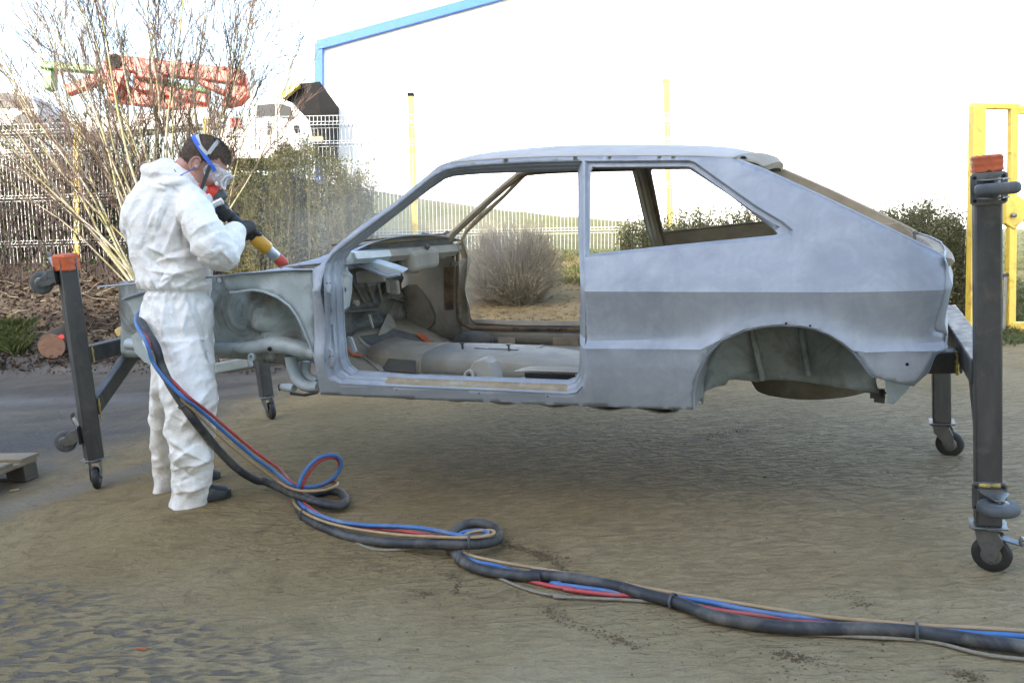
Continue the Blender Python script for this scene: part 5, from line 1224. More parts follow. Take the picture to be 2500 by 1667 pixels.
ld = depth(at_z(*G4(245, 440), .09))
def upr(pts): return [at_d(*G4(*p), ld+.05*math.sin(k*.5)) for k, p in enumerate(pts)]
blu = hang(Z2, bluA, hipD-.03, gd-.01)+[gpt(G4, 120, 365, .125), gpt(G4, 170, 402, .12)]+upr([(220, 428), (330, 434), (430, 412), (520, 358), (570, 285), (565, 215), (500, 187), (400, 212), (322, 280), (270, 360), (250, 440)])
blu += [gpt(G4, *q) for q in [(240, 520, .03), (280, 580, .045), (380, 640, .055), (550, 697, .06), (750, 725, .06), (950, 733, .062), (1150, 745, .07), (1300, 768, .08), (1450, 800, .085), (1560, 818, .085), (1660, 815, .075), (1700, 790, .06), (1650, 768, .05), (1560, 775, .04), (1490, 790, .03), (1450, 850, .012), (1490, 930, .012), (1600, 1003, .03), (1750, 1035, .03), (1900, 1075, .012), (2050, 1110, .009), (2250, 1168, .009)]]
blu += [gpt(G5, *q) for q in [(100, 440, .009), (350, 475, .009), (560, 505, .009), (720, 508, .02), (850, 528, .022), (1000, 560, .022), (1200, 592, .02), (1400, 612, .016), (1600, 632, .012), (1850, 655, .02), (2100, 677, .022), (2352, 692, .022), (2700, 725, .02)]]
hose('air_hose', 'blue air hose rising in a small upright loop', blu, .0095, 'hoseblue', 10, 'thin hoses tied to the blasting hose')
red = hang(Z2, [(815, 545), (818, 640), (850, 735), (905, 808), (980, 888), (1045, 950), (1120, 1005), (1220, 1090), (1320, 1175), (1420, 1255), (1520, 1325)], hipD+.0, gd+.02)+[gpt(G4, 140, 340, .125), gpt(G4, 190, 398, .12)]
red += [p+FH*.02 for p in upr([(235, 432), (335, 446), (440, 425), (520, 372), (552, 300), (545, 240), (490, 215), (405, 245), (338, 310), (295, 380), (270, 445)])]
red += [gpt(G4, *q) for q in [(270, 520, .03), (310, 575, .045), (420, 650, .045), (560, 712, .04), (750, 748, .04), (950, 762, .042), (1150, 785, .05), (1300, 805, .05), (1450, 830, .05), (1440, 920, .01), (1560, 1010, .012), (1800, 1090, .008), (2000, 1148, .008), (2200, 1195, .008), (2352, 1215, .008)]]
red += [gpt(G5, *q) for q in [(150, 465, .008), (350, 490, .008), (520, 500, .008), (700, 530, .008), (900, 568, .012), (1100, 592, .014), (1300, 618, .01), (1600, 650, .008), (2000, 690, .008), (2400, 735, .008)]]
hose('air_hose', 'red air hose running beside the blue hose', red, .0080, 'hosered', 10, 'thin hoses tied to the blasting hose')
tan = hang(Z2, [(825, 560), (832, 680), (858, 775), (905, 855), (970, 930), (1030, 985), (1110, 1060), (1200, 1150), (1300, 1235), (1400, 1312), (1500, 1385)], hipD-.01, gd-.015)+[gpt(G4, 105, 402, .11), gpt(G4, 160, 432, .105), gpt(G4, 260, 462, .10), gpt(G4, 400, 462, .095), (gpt(G4, 500, 440, .09)), gpt(G4, 548, 412, .085), gpt(G4, 520, 395, .08), gpt(G4, 430, 410, .07), gpt(G4, 330, 440, .05), gpt(G4, 240, 490, .03), gpt(G4, 208, 530, .02), gpt(G4, 230, 580, .035), gpt(G4, 310, 640, .05), gpt(G4, 450, 700, .055), gpt(G4, 650, 750, .055), gpt(G4, 850, 780, .055), gpt(G4, 1050, 803, .06), gpt(G4, 1300, 815, .085), gpt(G4, 1500, 822, .09), gpt(G4, 1640, 815, .085), gpt(G4, 1735, 795, .075), gpt(G4, 1735, 770, .065), gpt(G4, 1660, 768, .055), gpt(G4, 1560, 785, .045), gpt(G4, 1490, 830, .02), gpt(G4, 1500, 910, .025), gpt(G4, 1560, 955, .04), gpt(G4, 1700, 990, .04), gpt(G4, 1900, 1028, .04), gpt(G4, 2150, 1068, .04)]
tan += [gpt(G5, *q) for q in [(0, 365, .04), (250, 405, .035), (480, 448, .03), (680, 485, .03), (850, 512, .03), (1100, 552, .028), (1400, 598, .028), (1700, 625, .03), (1880, 640, .035), (2100, 650, .03), (2352, 665, .03), (2700, 690, .03)]]
hose('air_hose', 'tan hose lying along the top of the black hose', tan, .0068, 'hosetan', 8, 'thin hoses tied to the blasting hose')
cd = [gpt(G4, *q) for q in [(210, 545, .012), (240, 620, .012), (380, 725, .008), (560, 800, .007), (660, 845, .006), (760, 893, .006), (860, 915, .006), (980, 915, .006), (1150, 905, .006), (1350, 895, .006), (1420, 935, .006), (1520, 1030, .006), (1650, 1090, .006), (1780, 1130, .006), (1920, 1190, .006), (2100, 1245, .006), (2300, 1272, .006)]]
cd += [gpt(G5, *q) for q in [(100, 502, .006), (300, 510, .006), (500, 520, .006), (680, 540, .006), (900, 605, .006), (1200, 670, .006), (1500, 690, .006), (1800, 705, .006), (1950, 725, .006), (2150, 775, .006), (2352, 800, .006), (2700, 830, .006)]]
tag(MB().tube(smoothpath(cd, 5), .0058, 8).build('braided_cord', 'cord', None, 60), 'thin beige braided cord trailing beside the black hose', 'cord')
def ring_at(path, q, r, wd=.01, off=(0, 0, .012)):
    k = min(range(len(path)), key=lambda i: (path[i]-q).length); d = (path[min(k+1, len(path)-1)]-path[max(k-1, 0)]).normalized()
    MB().tube([path[k]+V(off)-d*wd/2, path[k]+V(off)+d*wd/2], r, 16, caps=False).build('cable_tie', 'rubber', HB, solid=.002)
for fr, x, y, z in ((G4, 158, 440, .09), (G4, 310, 650, .03), (G4, 1545, 850, .07), (G4, 1525, 985, .02), (G5, 690, 520, .025), (G5, 1853, 668, .023)): ring_at(smoothpath(blk, 5), gpt(fr, x, y, z), .031 if fr is G4 else .026, off=(0, 0, .010 if fr is G4 else .002))
ring_at(smoothpath(blk, 5), at_d(*Z2(1000, 975), hipD+.1), .03)
# ------------------------------------------------------------------ crumbs and scraps on the sand
mb = MB()
for k in range(900):
    px, py = rnd(0, 2500), 1000+670*random.random()**.8
    if random.random() < .55:
        cx_, cy_ = random.choice([(900, 1400), (1000, 1280), (950, 1450), (1400, 1330), (1950, 1600), (1500, 1500), (1650, 1570), (420, 1370), (250, 1400), (700, 1300), (2050, 1640), (1900, 1480)]); px, py = random.gauss(cx_, 130), random.gauss(cy_, 40)
    p = at_z(px, py, 0)
    if p.y < -3.2 or py > 1680: continue
    s_ = rnd(.0009, .0032) if random.random() < .96 else rnd(.004, .007)
    mb.ball(p+V((0, 0, s_*.2)), (s_*rnd(.7, 1.8), s_*rnd(.7, 1.5), s_*.6), 5, 3)
for fr, ln in ((G4, [(600, 590), (700, 640), (830, 700)]), (G4, [(1790, 860), (2000, 920), (2180, 990), (2290, 1080)]), (G5, [(0, 285), (100, 320), (170, 385)]), (G5, [(60, 560), (180, 640), (350, 690), (480, 740)]), (G5, [(1150, 770), (1290, 795), (1450, 830)]), (G5, [(1400, 490), (1500, 500), (1600, 540)]), (G5, [(2000, 870), (2150, 890)]), (G4, [(1300, 1100), (1480, 1120), (1450, 1260)]), (G4, [(760, 1220), (900, 1290)]), (G4, [(1080, 1220), (1250, 1260)]), (G3, [(640, 690), (800, 640), (950, 650)]), (G3, [(650, 740), (700, 810), (790, 815)]), (G3, [(330, 600), (420, 550), (560, 545)]), (Z6, [(200, 1290), (500, 1250)]), (frame(600, 1000, 1), [(660, 1012), (800, 1020), (960, 1028)]) if False else (G4, [(100, 620), (220, 610)])):
    for a, b in zip(ln, ln[1:]):
        for _ in range(int(math.dist(a, b)*.55)):
            k = random.random(); p = at_z(*fr(a[0]+(b[0]-a[0])*k+random.gauss(0, 22), a[1]+(b[1]-a[1])*k+random.gauss(0, 13)), 0); s_ = rnd(.0008, .0034)
            mb.ball(p+V((0, 0, s_*.25)), (s_*rnd(.8, 2.), s_*rnd(.8, 1.6), s_*.7), 5, 3)
o = mb.build('soil_crumbs', 'clod', None, 0, kind='stuff'); o['label'] = 'dark soil crumbs scattered over the sand'; o['category'] = 'crumbs'
def chip(px, py, L, an, mt, lb, wd=.012):
    p = at_z(px, py, .006); d = V((math.cos(an), math.sin(an), .05)); s_ = d.cross(V((0, 0, 1))).normalized()
    tag(MB().loft([[p-d*L/2*k+s_*wd*.4*w_+V((0, 0, h_)) for w_, h_ in ((-1, 0), (1, 0), (.6, .006), (-.6, .006))] for k in (1, .3, -.4, -1)], cap0=True, cap1=True).build('wood_chip', mt, None, 30), lb, 'wood chip')
chip(*G3(882, 1356), .045, .15, 'orangedirty', 'small orange brown splinter on the rippled sand, bottom left')
chip(*G3(90, 372), .05, .5, 'logyellow', 'yellow dead leaf on wet asphalt under the pallet edge')
chip(*G3(806, 608), .03, .6, 'clod', 'dark chip on the sand in front of the worker')
# ------------------------------------------------------------------ the worker
MAT['suit'] = None
t = NT('white_coverall')
c = t.ramp(t.noise(4, 5, .6), [(.3, (.79, .77, .735)), (.7, (.88, .865, .835))])
c = t.mix(t.ramp(t.noise(7, 6, .72, dist=.8), [(.50, 0.), (.74, .6)]), c, (.53, .48, .40))
c = t.mix(t.ramp(t.noise(19, 5, .75, dist=1.), [(.60, 0.), (.74, .45)]), c, (.42, .37, .30))
pz_ = t.n('ShaderNodeSeparateXYZ'); t.link(t.co(), pz_.inputs[0]); low_ = t.math('MULTIPLY', t.ramp(pz_.outputs[2], [(.02, 1.), (.28, 0.)]), t.ramp(t.noise(9, 5, .7), [(.35, 0.), (.65, 1.)]))
c = t.mix(t.math('MULTIPLY', low_, .7), c, (.40, .33, .23))
vz = t.n('ShaderNodeTexVoronoi', feature='F1', i_Vector=t.co(), i_Scale=16., i_Randomness=1.); 
wv = t.n('ShaderNodeMix', data_type='VECTOR', i_0=.12); t.link(t.co(), wv.inputs[4]); nv = t.n('ShaderNodeTexNoise', i_Scale=6., i_Detail=3.); t.link(t.co(), nv.inputs[0]); t.link(nv.outputs['Color'], wv.inputs[5]); t.link(wv.outputs[1], vz.inputs[0])
b_ = t.bump(vz.outputs['Distance'], .45, .02); b_ = t.bump(t.noise(22, 5, .65, dist=2.2), .5, .010, b_)
t.set(c, .62, 0, b_, Subsurface_Weight=.0); MAT['suit'] = t.m
MAT['skin'] = plain('skin', (.56, .30, .225), .5, 0, .12, 9, .12, 120, .001, (.56, .21, .16), 6, (.5, .8))
MAT['hair'] = plain('short_brown_hair', (.105, .070, .046), .7, 0, .35, 60, .9, 260, .006)
MAT['clear'] = None
t = NT('clear_plastic'); t.set((.88, .90, .92), .12, 0); t.b.inputs['Alpha'].default_value = .2; MAT['clear'] = t.m
t = NT('milky_plastic'); t.set((.78, .80, .82), .25, 0); t.b.inputs['Alpha'].default_value = .6; MAT['milky'] = t.m
MAT['strapblue'] = plain('blue_strap', (.04, .13, .58), .6)
MAT['strapgrey'] = plain('pale_grey_strap', (.50, .49, .46), .7)
MAT['darkgrey'] = plain('dark_grey_rubber', (.06, .068, .066), .6)
MAT['maskred'] = plain('red_mask_plastic', (.72, .05, .022), .4)
MAT['glove'] = plain('black_knit_glove', (.035, .033, .031), .8, 0, .3, 30, .5, 240, .002)
MAT['shoe'] = plain('black_work_shoe', (.022, .022, .024), .5, 0, .3, 14, .25, 90, .002, (.11, .095, .07), 9, (.5, .7))
MAT['tipred'] = plain('orange_red_nozzle_tip', (.62, .10, .055), .5, 0, .15, 12)
MAT['nozzleyellow'] = plain('yellow_nozzle_body', (.66, .34, .035), .45, 0, .12, 9, .1, 60, .002, (.40, .2, .03), 8, (.6, .8))
MAT['alu'] = plain('aluminium', (.60, .60, .60), .34, .8, .12)
PE = thing('person', 'worker in white hooded coverall with goggles and respirator aiming a blasting nozzle', 'person', tuple(PB))
def wp(px, py, da=0.): return at_d(px, py, DP+da)
def w8(x, y, da=0.): return wp(*Z8(x, y), da)
PXM = DP/FPX
def ringh(cx_, py, hw, hd, da=0., n=28, tilt=0.):
    c_ = wp(cx_, py, da); return [c_+_r*math.cos(2*math.pi*k/n)*hw*PXM+FH*math.sin(2*math.pi*k/n)*hd+_u*tilt*math.cos(2*math.pi*k/n)*hw*PXM for k in range(n)]
mb = MB()
tor = [(452, 395, 34, .075), (440, 420, 55, .10), (428, 445, 82, .135), (418, 475, 104, .155), (413, 510, 110, .165), (413, 550, 108, .165), (416, 600, 102, .16), (421, 650, 94, .16), (426, 690, 88, .16), (430, 713, 81, .15), (432, 722, 80, .15), (432, 745, 86, .165), (434, 790, 86, .17), (439, 835, 82, .165), (443, 872, 74, .15), (445, 895, 60, .12)]
mb.loft([ringh(a, b, c, d) for a, b, c, d in tor], cap0=True, cap1=True)
zg = PB.z; ff = depth(at_z(405, 1190, .03))-DP
legn = [(447, 820, 66, .13, -.05), (452, 870, 68, .135, -.06), (458, 925, 68, .13, -.07), (465, 985, 65, .125, -.07), (466, 1045, 58, .115, -.06), (468, 1100, 52, .11, -.05), (470, 1150, 48, .105, -.03), (469, 1195, 47, .105, -.01), (466, 1229, 53, .125, .0)]
mb.loft([ringh(*q) for q in legn], cap0=True, cap1=True)
legf = [(430, 830, 58, .12, .07), (420, 890, 50, .12, .09), (410, 950, 42, .115, .12), (405, 1010, 40, .11, ff*.6), (404, 1070, 39, .105, ff*.8), (407, 1130, 36, .10, ff*.95), (409, 1185, 36, .10, ff), (408, 1198, 37, .10, ff)]
mb.loft([ringh(*q) for q in legf], cap0=True, cap1=True)
def limb(pts): mb.tube(smoothpath([w8(a, b, c) for a, b, c, d in pts], 4), list(np.interp(np.linspace(0, len(pts)-1, (len(pts)-1)*4+1), range(len(pts)), [p[3] for p in pts])), 18)
limb([(640, 600, .0, .07), (720, 630, -.06, .088), (790, 770, -.14, .096), (870, 930, -.19, .10), (945, 1060, -.20, .098), (1010, 1110, -.16, .09), (1065, 1040, -.08, .08), (1105, 960, -.01, .068), (1135, 915, .03, .058)])
limb([(450, 560, .06, .08), (370, 640, .10, .080), (300, 740, .14, .078), (275, 870, .17, .078), (300, 970, .21, .07), (450, 980, .27, .07), (700, 900, .29, .06), (960, 850, .27, .05)])
# cuff flare, bunched hood on the nape
mb.ball(w8(1120, 930, .02), (.062, .062, .055), 14, 10)
mb.ball(w8(520, 430, .0), (.115, .11, .055), 20, 12, Matrix.Rotation(.25, 3, 'Y'))
mb.tube(smoothpath([w8(x, y, d) for x, y, d in [(360, 470, .0), (430, 390, .03), (530, 340, .06), (640, 390, .09), (720, 490, .06)]], 4), .034, 12)
mb.tube(smoothpath([w8(x, y, d) for x, y, d in [(345, 480, -.02), (420, 535, -.10), (540, 535, -.14), (660, 520, -.13), (745, 505, -.07)]], 4), .030, 12)
sm, nr = remesh(mb, .0075, 7)
wst = depth  # (waist elastic and folds are pressed into the cloth below)
wa = wp(430, 717); out = []
def fold(p, a, b, r, amp):
    ab = b-a; t_ = (p-a).dot(ab)/ab.length_squared
    if t_ < -.15 or t_ > 1.15: return 0.
    q = p-a-ab*max(0, min(1, t_)); sd_ = q.dot(ab.cross(_f).normalized()); dep = abs(q.dot(_f)); d = q.length
    if d > .16: return 0.
    pr_ = math.exp(-abs(sd_)/(r*(1.5 if sd_ > 0 else .55)))
    return 1.25*amp*pr_*math.exp(-(dep/.09)**2)*math.sin(math.pi*max(0, min(1, (t_+.15)/1.3)))**.6
FO = [(w8(480, 1430, -.16), w8(640, 1270, -.17), .014, .016), (w8(600, 1420, -.16), w8(860, 1250, -.14), .015, .016), (w8(430, 1420, -.15), w8(560, 1200, -.17), .013, -.013), (w8(700, 1430, -.15), w8(900, 1330, -.12), .014, .014), (w8(400, 1170, -.16), w8(700, 1060, -.17), .02, -.018), (w8(430, 1180, -.16), w8(720, 1130, -.16), .014, .016), (w8(700, 900, -.2), w8(720, 1080, -.2), .014, -.022),
      (w8(650, 650, -.12), w8(660, 1000, -.17), .016, -.014), (w8(440, 640, -.14), w8(330, 1050, -.15), .016, -.012), (w8(520, 620, -.15), w8(430, 1040, -.16), .014, .009), (w8(760, 1150, -.2), w8(1000, 1190, -.2), .014, -.013), (w8(820, 1000, -.28), w8(1060, 930, -.15), .014, -.012), (w8(760, 950, -.27), w8(1000, 860, -.18), .014, .012), (w8(1000, 1050, -.25), w8(1100, 1180, -.2), .013, .014),
      (wp(420, 740, -.17), wp(440, 850, -.18), .012, -.010), (wp(445, 735, -.17), wp(485, 860, -.18), .012, .009), (wp(400, 735, -.16), wp(395, 860, -.17), .012, .009), (wp(420, 1150, -.14), wp(520, 1120, -.14), .014, .017), (wp(425, 1180, -.13), wp(520, 1150, -.13), .012, -.016), (wp(430, 1205, -.12), wp(515, 1185, -.12), .012, .014), (wp(440, 1100, -.16), wp(520, 1060, -.16), .016, -.012), (wp(450, 1010, -.19), wp(528, 960, -.18), .016, .010), (wp(470, 1090, -.17), wp(420, 1130, -.16), .012, .012),
      (w8(350, 480, -.1), w8(560, 560, -.18), .012, -.014), (w8(560, 560, -.18), w8(740, 500, -.14), .012, -.014), (w8(420, 430, -.1), w8(640, 440, -.14), .012, .012)]
# long pulls in the cloth: from the armpit, over the back, at hip, knee and ankle
for a, b, r_, am in [((470, 700), (300, 1020), .016, .014), ((560, 660), (420, 1000), .015, -.012), ((640, 760), (520, 1080), .015, .013), ((380, 1060), (640, 1180), .015, .018), ((330, 1120), (520, 1260), .014, -.014), ((420, 1260), (700, 1300), .014, .018), ((520, 1330), (820, 1200), .014, .018), ((700, 1400), (860, 1290), .013, -.014), ((350, 1240), (450, 1400), .014, .013), ((760, 700), (900, 960), .016, .012), ((830, 680), (990, 900), .014, -.012), ((780, 1080), (900, 1180), .014, .016), ((880, 1180), (1080, 1090), .014, .018), ((930, 1130), (1090, 990), .013, -.015), ((850, 880), (1040, 1010), .014, .015), ((960, 1200), (1120, 1060), .012, .014), ((1060, 880), (1150, 980), .012, .014), ((720, 900), (860, 1100), .014, -.016)]:
    FO.append((w8(*a, -.17), w8(*b, -.17), r_, am))
for a, b, r_, am in [((380, 735), (430, 900), .014, .012), ((470, 735), (505, 880), .013, -.012), ((455, 735), (440, 830), .012, .012), ((495, 740), (515, 830), .012, .012), ((400, 900), (470, 1000), .016, .014), ((520, 930), (450, 1040), .016, .016), ((430, 1010), (520, 1060), .015, .016), ((525, 1020), (455, 1100), .014, -.014), ((425, 1080), (500, 1130), .014, .018), ((515, 1100), (440, 1170), .013, .018), ((425, 1140), (505, 1200), .013, -.016), ((515, 1160), (445, 1215), .012, .016), ((440, 870), (490, 1010), .018, .010), ((385, 1050), (425, 1090), .012, .014), ((420, 1100), (385, 1140), .012, .014), ((388, 930), (415, 1040), .014, .010)]:
    FO.append((wp(*a, -.15), wp(*b, -.15), r_, am))
def crump(p, s):
    d, _ = noise.voronoi(p*s); return d[0]
for p, n_ in zip(sm.v, nr):
    q = p+noise.noise_vector(p*5)*.05
    e_ = V((_r.dot(q), FH.dot(q), q.z)); n1 = noise.noise(V((e_.x*6+e_.z*3, e_.y*6, e_.z*4-e_.x*3))); n2 = noise.noise(V((e_.x*11-e_.z*7+9, e_.y*11, e_.z*8+e_.x*6)))
    w_ = .018*(.32-abs(n1))+.013*(.3-abs(n2))+.012*(crump(q, 9)-.45)-.008
    hgt = (p-wa).dot(_u); w_ += -.016*math.exp(-(hgt/.012)**2)+.007*math.exp(-(abs(hgt)/.05)**2)*math.sin(_r.dot(p)*150+3*noise.noise(p*12))
    for a, b, r_, am in FO:
        if abs((p-a).dot(_u)) < .4: w_ += fold(p, a, b, r_, am)
    out.append(p+n_*w_)
sm.v = out
suit = sm.build('coverall', 'suit', PE, 180)
# torn hems dragging on the sand
for cx_, py, da, wd in ((398, 1197, ff, .06),):
    MB().loft([[wp(cx_, py-8, da)+_r*a*wd-FH*.05*math.cos(a*3)+_u*.004*math.sin(a*17) for a in np.linspace(-.6, .6, 12)], [wp(cx_, py, da)+_r*(a*wd*1.15-.01)-FH*(.06*math.cos(a*3)+.012)+V((0, 0, .004*math.sin(a*23))) for a in np.linspace(-.6, .6, 12)]], closed=False).build('torn_hem', 'suit', PE, 60, solid=.002)
# zip edge along the front
MB().tube([wp(x, y, .02) for x, y in [(520, 640), (515, 700), (508, 745), (515, 790), (523, 835)]], .006, 6, flat=.4).build('zip_edge', 'suit', PE)
# shoes
def shoe(heel, toe, z0, side):
    d = (toe-heel); d.z = 0; L = .305; d.normalize(); s_ = d.cross(V((0, 0, 1))); b = V((heel.x, heel.y, z0)); loops = []; d = d*.74
    prof = [(.0, .028, .075), (.02, .036, .10), (.09, .038, .115), (.15, .040, .095), (.20, .046, .070), (.25, .046, .056), (.285, .036, .048), (.303, .018, .034)]
    for x, hw, hg in prof:
        loops.append([b+d*x+s_*hw*a+V((0, 0, h_)) for a, h_ in ((-1, .022), (-1.02, .035), (-.85, hg*.75), (-.45, hg*.97), (0, hg), (.45, hg*.97), (.85, hg*.75), (1.02, .035), (1, .022), (0, .020))])
    o = MB().loft(loops, cap0=True, cap1=True).build('shoe', 'shoe', PE, 50)
    sl_ = []
    for z_, k in ((0, 1.03), (.006, 1.06), (.022, 1.08), (.026, 1.05)):
        ring = [b+d*x+s_*hw*k for x, hw, _ in prof]+[b+d*(x+.004)-s_*hw*k for x, hw, _ in prof[::-1]]
        sl_.append([p+V((0, 0, z_)) for p in ring])
    MB().loft(sl_, cap0=True, cap1=True).build('sole', 'tyre', o, 40)
    MB().tube([b+d*.14+s_*.04+V((0, 0, .08)), b+d*.15+V((0, 0, .104)), b+d*.14-s_*.04+V((0, 0, .08))], .005, 6).build('lace', 'tyre', o)
g0_ = at_z(*Z2(1080, 1515), PB.z); g1_ = at_z(*Z2(1262, 1492), PB.z-.02)
dsh = (g1_-g0_).normalized(); shoe(g1_-dsh*.222, g1_, terr(g1_.x-.1, g1_.y)+.004, 1)
h1 = at_z(*Z2(1198, 1370), .02); dsh2 = (dsh+FH*.35).normalized(); shoe(h1-dsh2*.224, h1, terr(h1.x, h1.y)+.004, -1)
# ------------------------------------------------------------------ head
HC = w8(846, 356, -.01)
PITCH, HYAW = math.radians(42), math.radians(12)
fx = (RH*math.cos(HYAW)+FH*math.sin(HYAW)); fwd = (fx*math.cos(PITCH)-V((0, 0, 1))*math.sin(PITCH)).normalized(); lat = V((0, 0, 1)).cross(fx).normalized(); upd = fwd.cross(lat).normalized()
HR = Matrix((fwd, lat, upd)).transposed()
HS = 1.12
def hd(x, y, z): return HC+(fwd*x+lat*y+upd*z)*HS
def hb(m_, c_, rad, n=24, k=16, rot=None): m_.ball(hd(*c_), tuple(q*HS for q in rad), n, k, HR @ rot if rot is not None else HR)
hm = MB()
hb(hm, (-.005, 0, .03), (.097, .077, .092)); hb(hm, (.025, 0, -.03), (.072, .064, .085)); hb(hm, (.045, 0, -.075), (.048, .048, .045)); hb(hm, (.075, 0, .022), (.022, .055, .02))
hm.tube([hd(.088, 0, .012), hd(.104, 0, -.014), hd(.113, 0, -.034)], [.009, .012, .013], 10); hb(hm, (.104, 0, -.038), (.014, .018, .011))
for sg in (-1, 1):
    hb(hm, (.062, sg*.042, -.028), (.026, .022, .024))
    hb(hm, (-.012, sg*.079, -.012), (.020, .010, .034), 16, 12, Matrix.Rotation(-.25, 3, 'Y'))
hb(hm, (.086, 0, -.066), (.016, .026, .007)); hb(hm, (.085, 0, -.078), (.015, .024, .008)); hb(hm, (.072, 0, -.108), (.024, .026, .02))
nk = [hd(-.03, 0, -.03), hd(-.055, 0, -.10), wp(448, 420, .0), wp(435, 450, .0)]
hm.tube(nk, [.062, .062, .068, .08], 18)
hmm, _n = remesh(hm, .0042, 5)
HEAD = hmm.build('head', 'skin', PE, 180)
for sg in (-1, 1):
    MB().ball(hd(.080, sg*.032, .0), (.012, .012, .012), 12, 8).build('eye', 'chalk', HEAD)
    MB().ball(hd(.089, sg*.033, -.001), (.005, .005, .005), 8, 6).build('pupil', 'black', HEAD)
    MB().tube([hd(.094, sg*.014, .018), hd(.092, sg*.034, .022), hd(.078, sg*.052, .016)], [.004, .004, .002], 6).build('eyebrow', 'hair', HEAD)
    # ear rim and earplug with cord
    an = np.linspace(-2.2, 2.4, 14); MB().tube([hd(-.014+.019*math.cos(a)*-1, sg*(.088), -.010+.030*math.sin(a)) for a in an], .0042, 6).build('ear_rim', 'skin', HEAD)
    MB().ball(hd(-.010, sg*.083, -.014), (.008, .006, .012), 10, 8, HR).build('ear_hollow', 'skin', HEAD)
    MB().ball(hd(.0, sg*.092, -.018), (.008, .008, .008), 10, 8).build('earplug', 'strapgrey', HEAD)
    MB().tube(smoothpath([hd(.0, sg*.095, -.02), hd(-.012, sg*.094, -.05), hd(-.03, sg*.085, -.085), hd(-.05, sg*.06, -.12)], 4), .0022, 6).build('earplug_cord', 'strapblue', HEAD)
# hair: close cap with short bristles
hc = MB(); N1, K1 = 56, 36
vv = []; keepv = []
for i in range(K1+1):
    th = math.pi*i/K1
    for j in range(N1):
        ph = 2*math.pi*j/N1; x, y, z = math.sin(th)*math.cos(ph), math.sin(th)*math.sin(ph), math.cos(th)
        top_ = max(0, z)*.006+max(0, x)*max(0, z)*.010
        P = (-.005+x*(.1005+top_), y*(.0805+top_*.6), .03+z*(.0955+top_))
        P = tuple(a+b for a, b in zip(P, noise.noise_vector(V(P)*90)*.0012)); vv.append(P)
        hl = P[2]; lim = .062 if P[0] > .055 else (.062-(.055-P[0])*1.25 if P[0] > .0 else -.012-(-P[0])*.55)
        keepv.append(hl > lim+.004*noise.noise(V(P)*60))
faces = [(i*N1+j, (i+1)*N1+j, (i+1)*N1+(j+1) % N1, i*N1+(j+1) % N1) for i in range(K1) for j in range(N1)]
faces = [f for f in faces if all(keepv[k] for k in f)]
hc.add([hd(*p) for p in vv], faces); 
ctr = hd(-.005, 0, .03)
for f in faces:
    for _ in range(5):
        a, b, c_, d_ = (hd(*vv[k]) for k in f); p = a.lerp(b, random.random()).lerp(d_.lerp(c_, random.random()), random.random()); nn_ = (p-ctr).normalized()
        dr = (nn_+fwd*.55+rv()*.4).normalized(); L = rnd(.004, .008)+.007*max(0, nn_.dot(upd))*max(0, nn_.dot(fwd)+.3); s_ = rv().cross(dr).normalized()*.0010
        hc.add([p-s_, p+s_, p+dr*L], [(0, 1, 2)])
hc.build('hair', 'hair', HEAD, 180)
# goggles
GOG = MB()
def gl(x, z, y): return hd(x, y, z)
loops = []
for x, k in ((.075, 1.), (.112, .98), (.135, .86)):
    L = []
    for j in range(32):
        a = 2*math.pi*j/32; cy_, sz = math.copysign(abs(math.cos(a))**.55, math.cos(a)), math.copysign(abs(math.sin(a))**.65, math.sin(a))
        yv = cy_*.078*k; L.append(hd(x-(.045 if x < .08 else .02)*(abs(cy_)**3), yv, .004+sz*.040*k))
    loops.append(L)
gg = GOG.loft(loops).build('goggles', 'clear', PE, 40, solid=.002)
MB().loft([loops[-1], [hd(.1365, 0, .004).lerp(p, .6)+fwd*.002 for p in loops[-1]], [hd(.1375, 0, .004) for _ in loops[-1]]]).build('lens', 'clear', gg, 40)
MB().tube(loops[-1]+[loops[-1][0]], .0052, 6).build('lens_rim', 'milky', gg)
MB().tube(loops[0]+[loops[0][0]], .004, 6).build('face_seal', 'milky', gg)
for sg in (-1, 1):
    MB().ball(hd(.105, sg*.072, -.028), (.010, .008, .010), 12, 8).build('vent_knob', 'milky', gg)
def band(pts, wd, name, mt, par, th=.0016):
    pts = smoothpath(pts, 6); loops = []
    for k, p in enumerate(pts):
        d = (pts[min(k+1, len(pts)-1)]-pts[max(k-1, 0)]).normalized(); n_ = (p-ctr).normalized(); s_ = d.cross(n_).normalized()
        loops.append([p+s_*wd/2-n_*th, p+s_*wd/2+n_*th, p-s_*wd/2+n_*th, p-s_*wd/2-n_*th])
    return MB().loft(loops, cap0=True, cap1=True).build(name, mt, par, 40)
def skull(az, el, k=1.07):
    x, y, z = math.cos(el)*math.cos(az), math.cos(el)*math.sin(az), math.sin(el); return hd(-.005+x*.1005*k, y*.0805*k, .03+z*.0955*k)
for sg in (-1, 1):
    band([hd(.070, sg*.080, .012), hd(.045, sg*.086, .024), skull(sg*1.5, .10), skull(sg*2.0, .30), skull(sg*2.5, .46), skull(sg*3.0, .50), skull(sg*3.14, .50)], .020, 'goggle_strap', 'strapblue', gg)
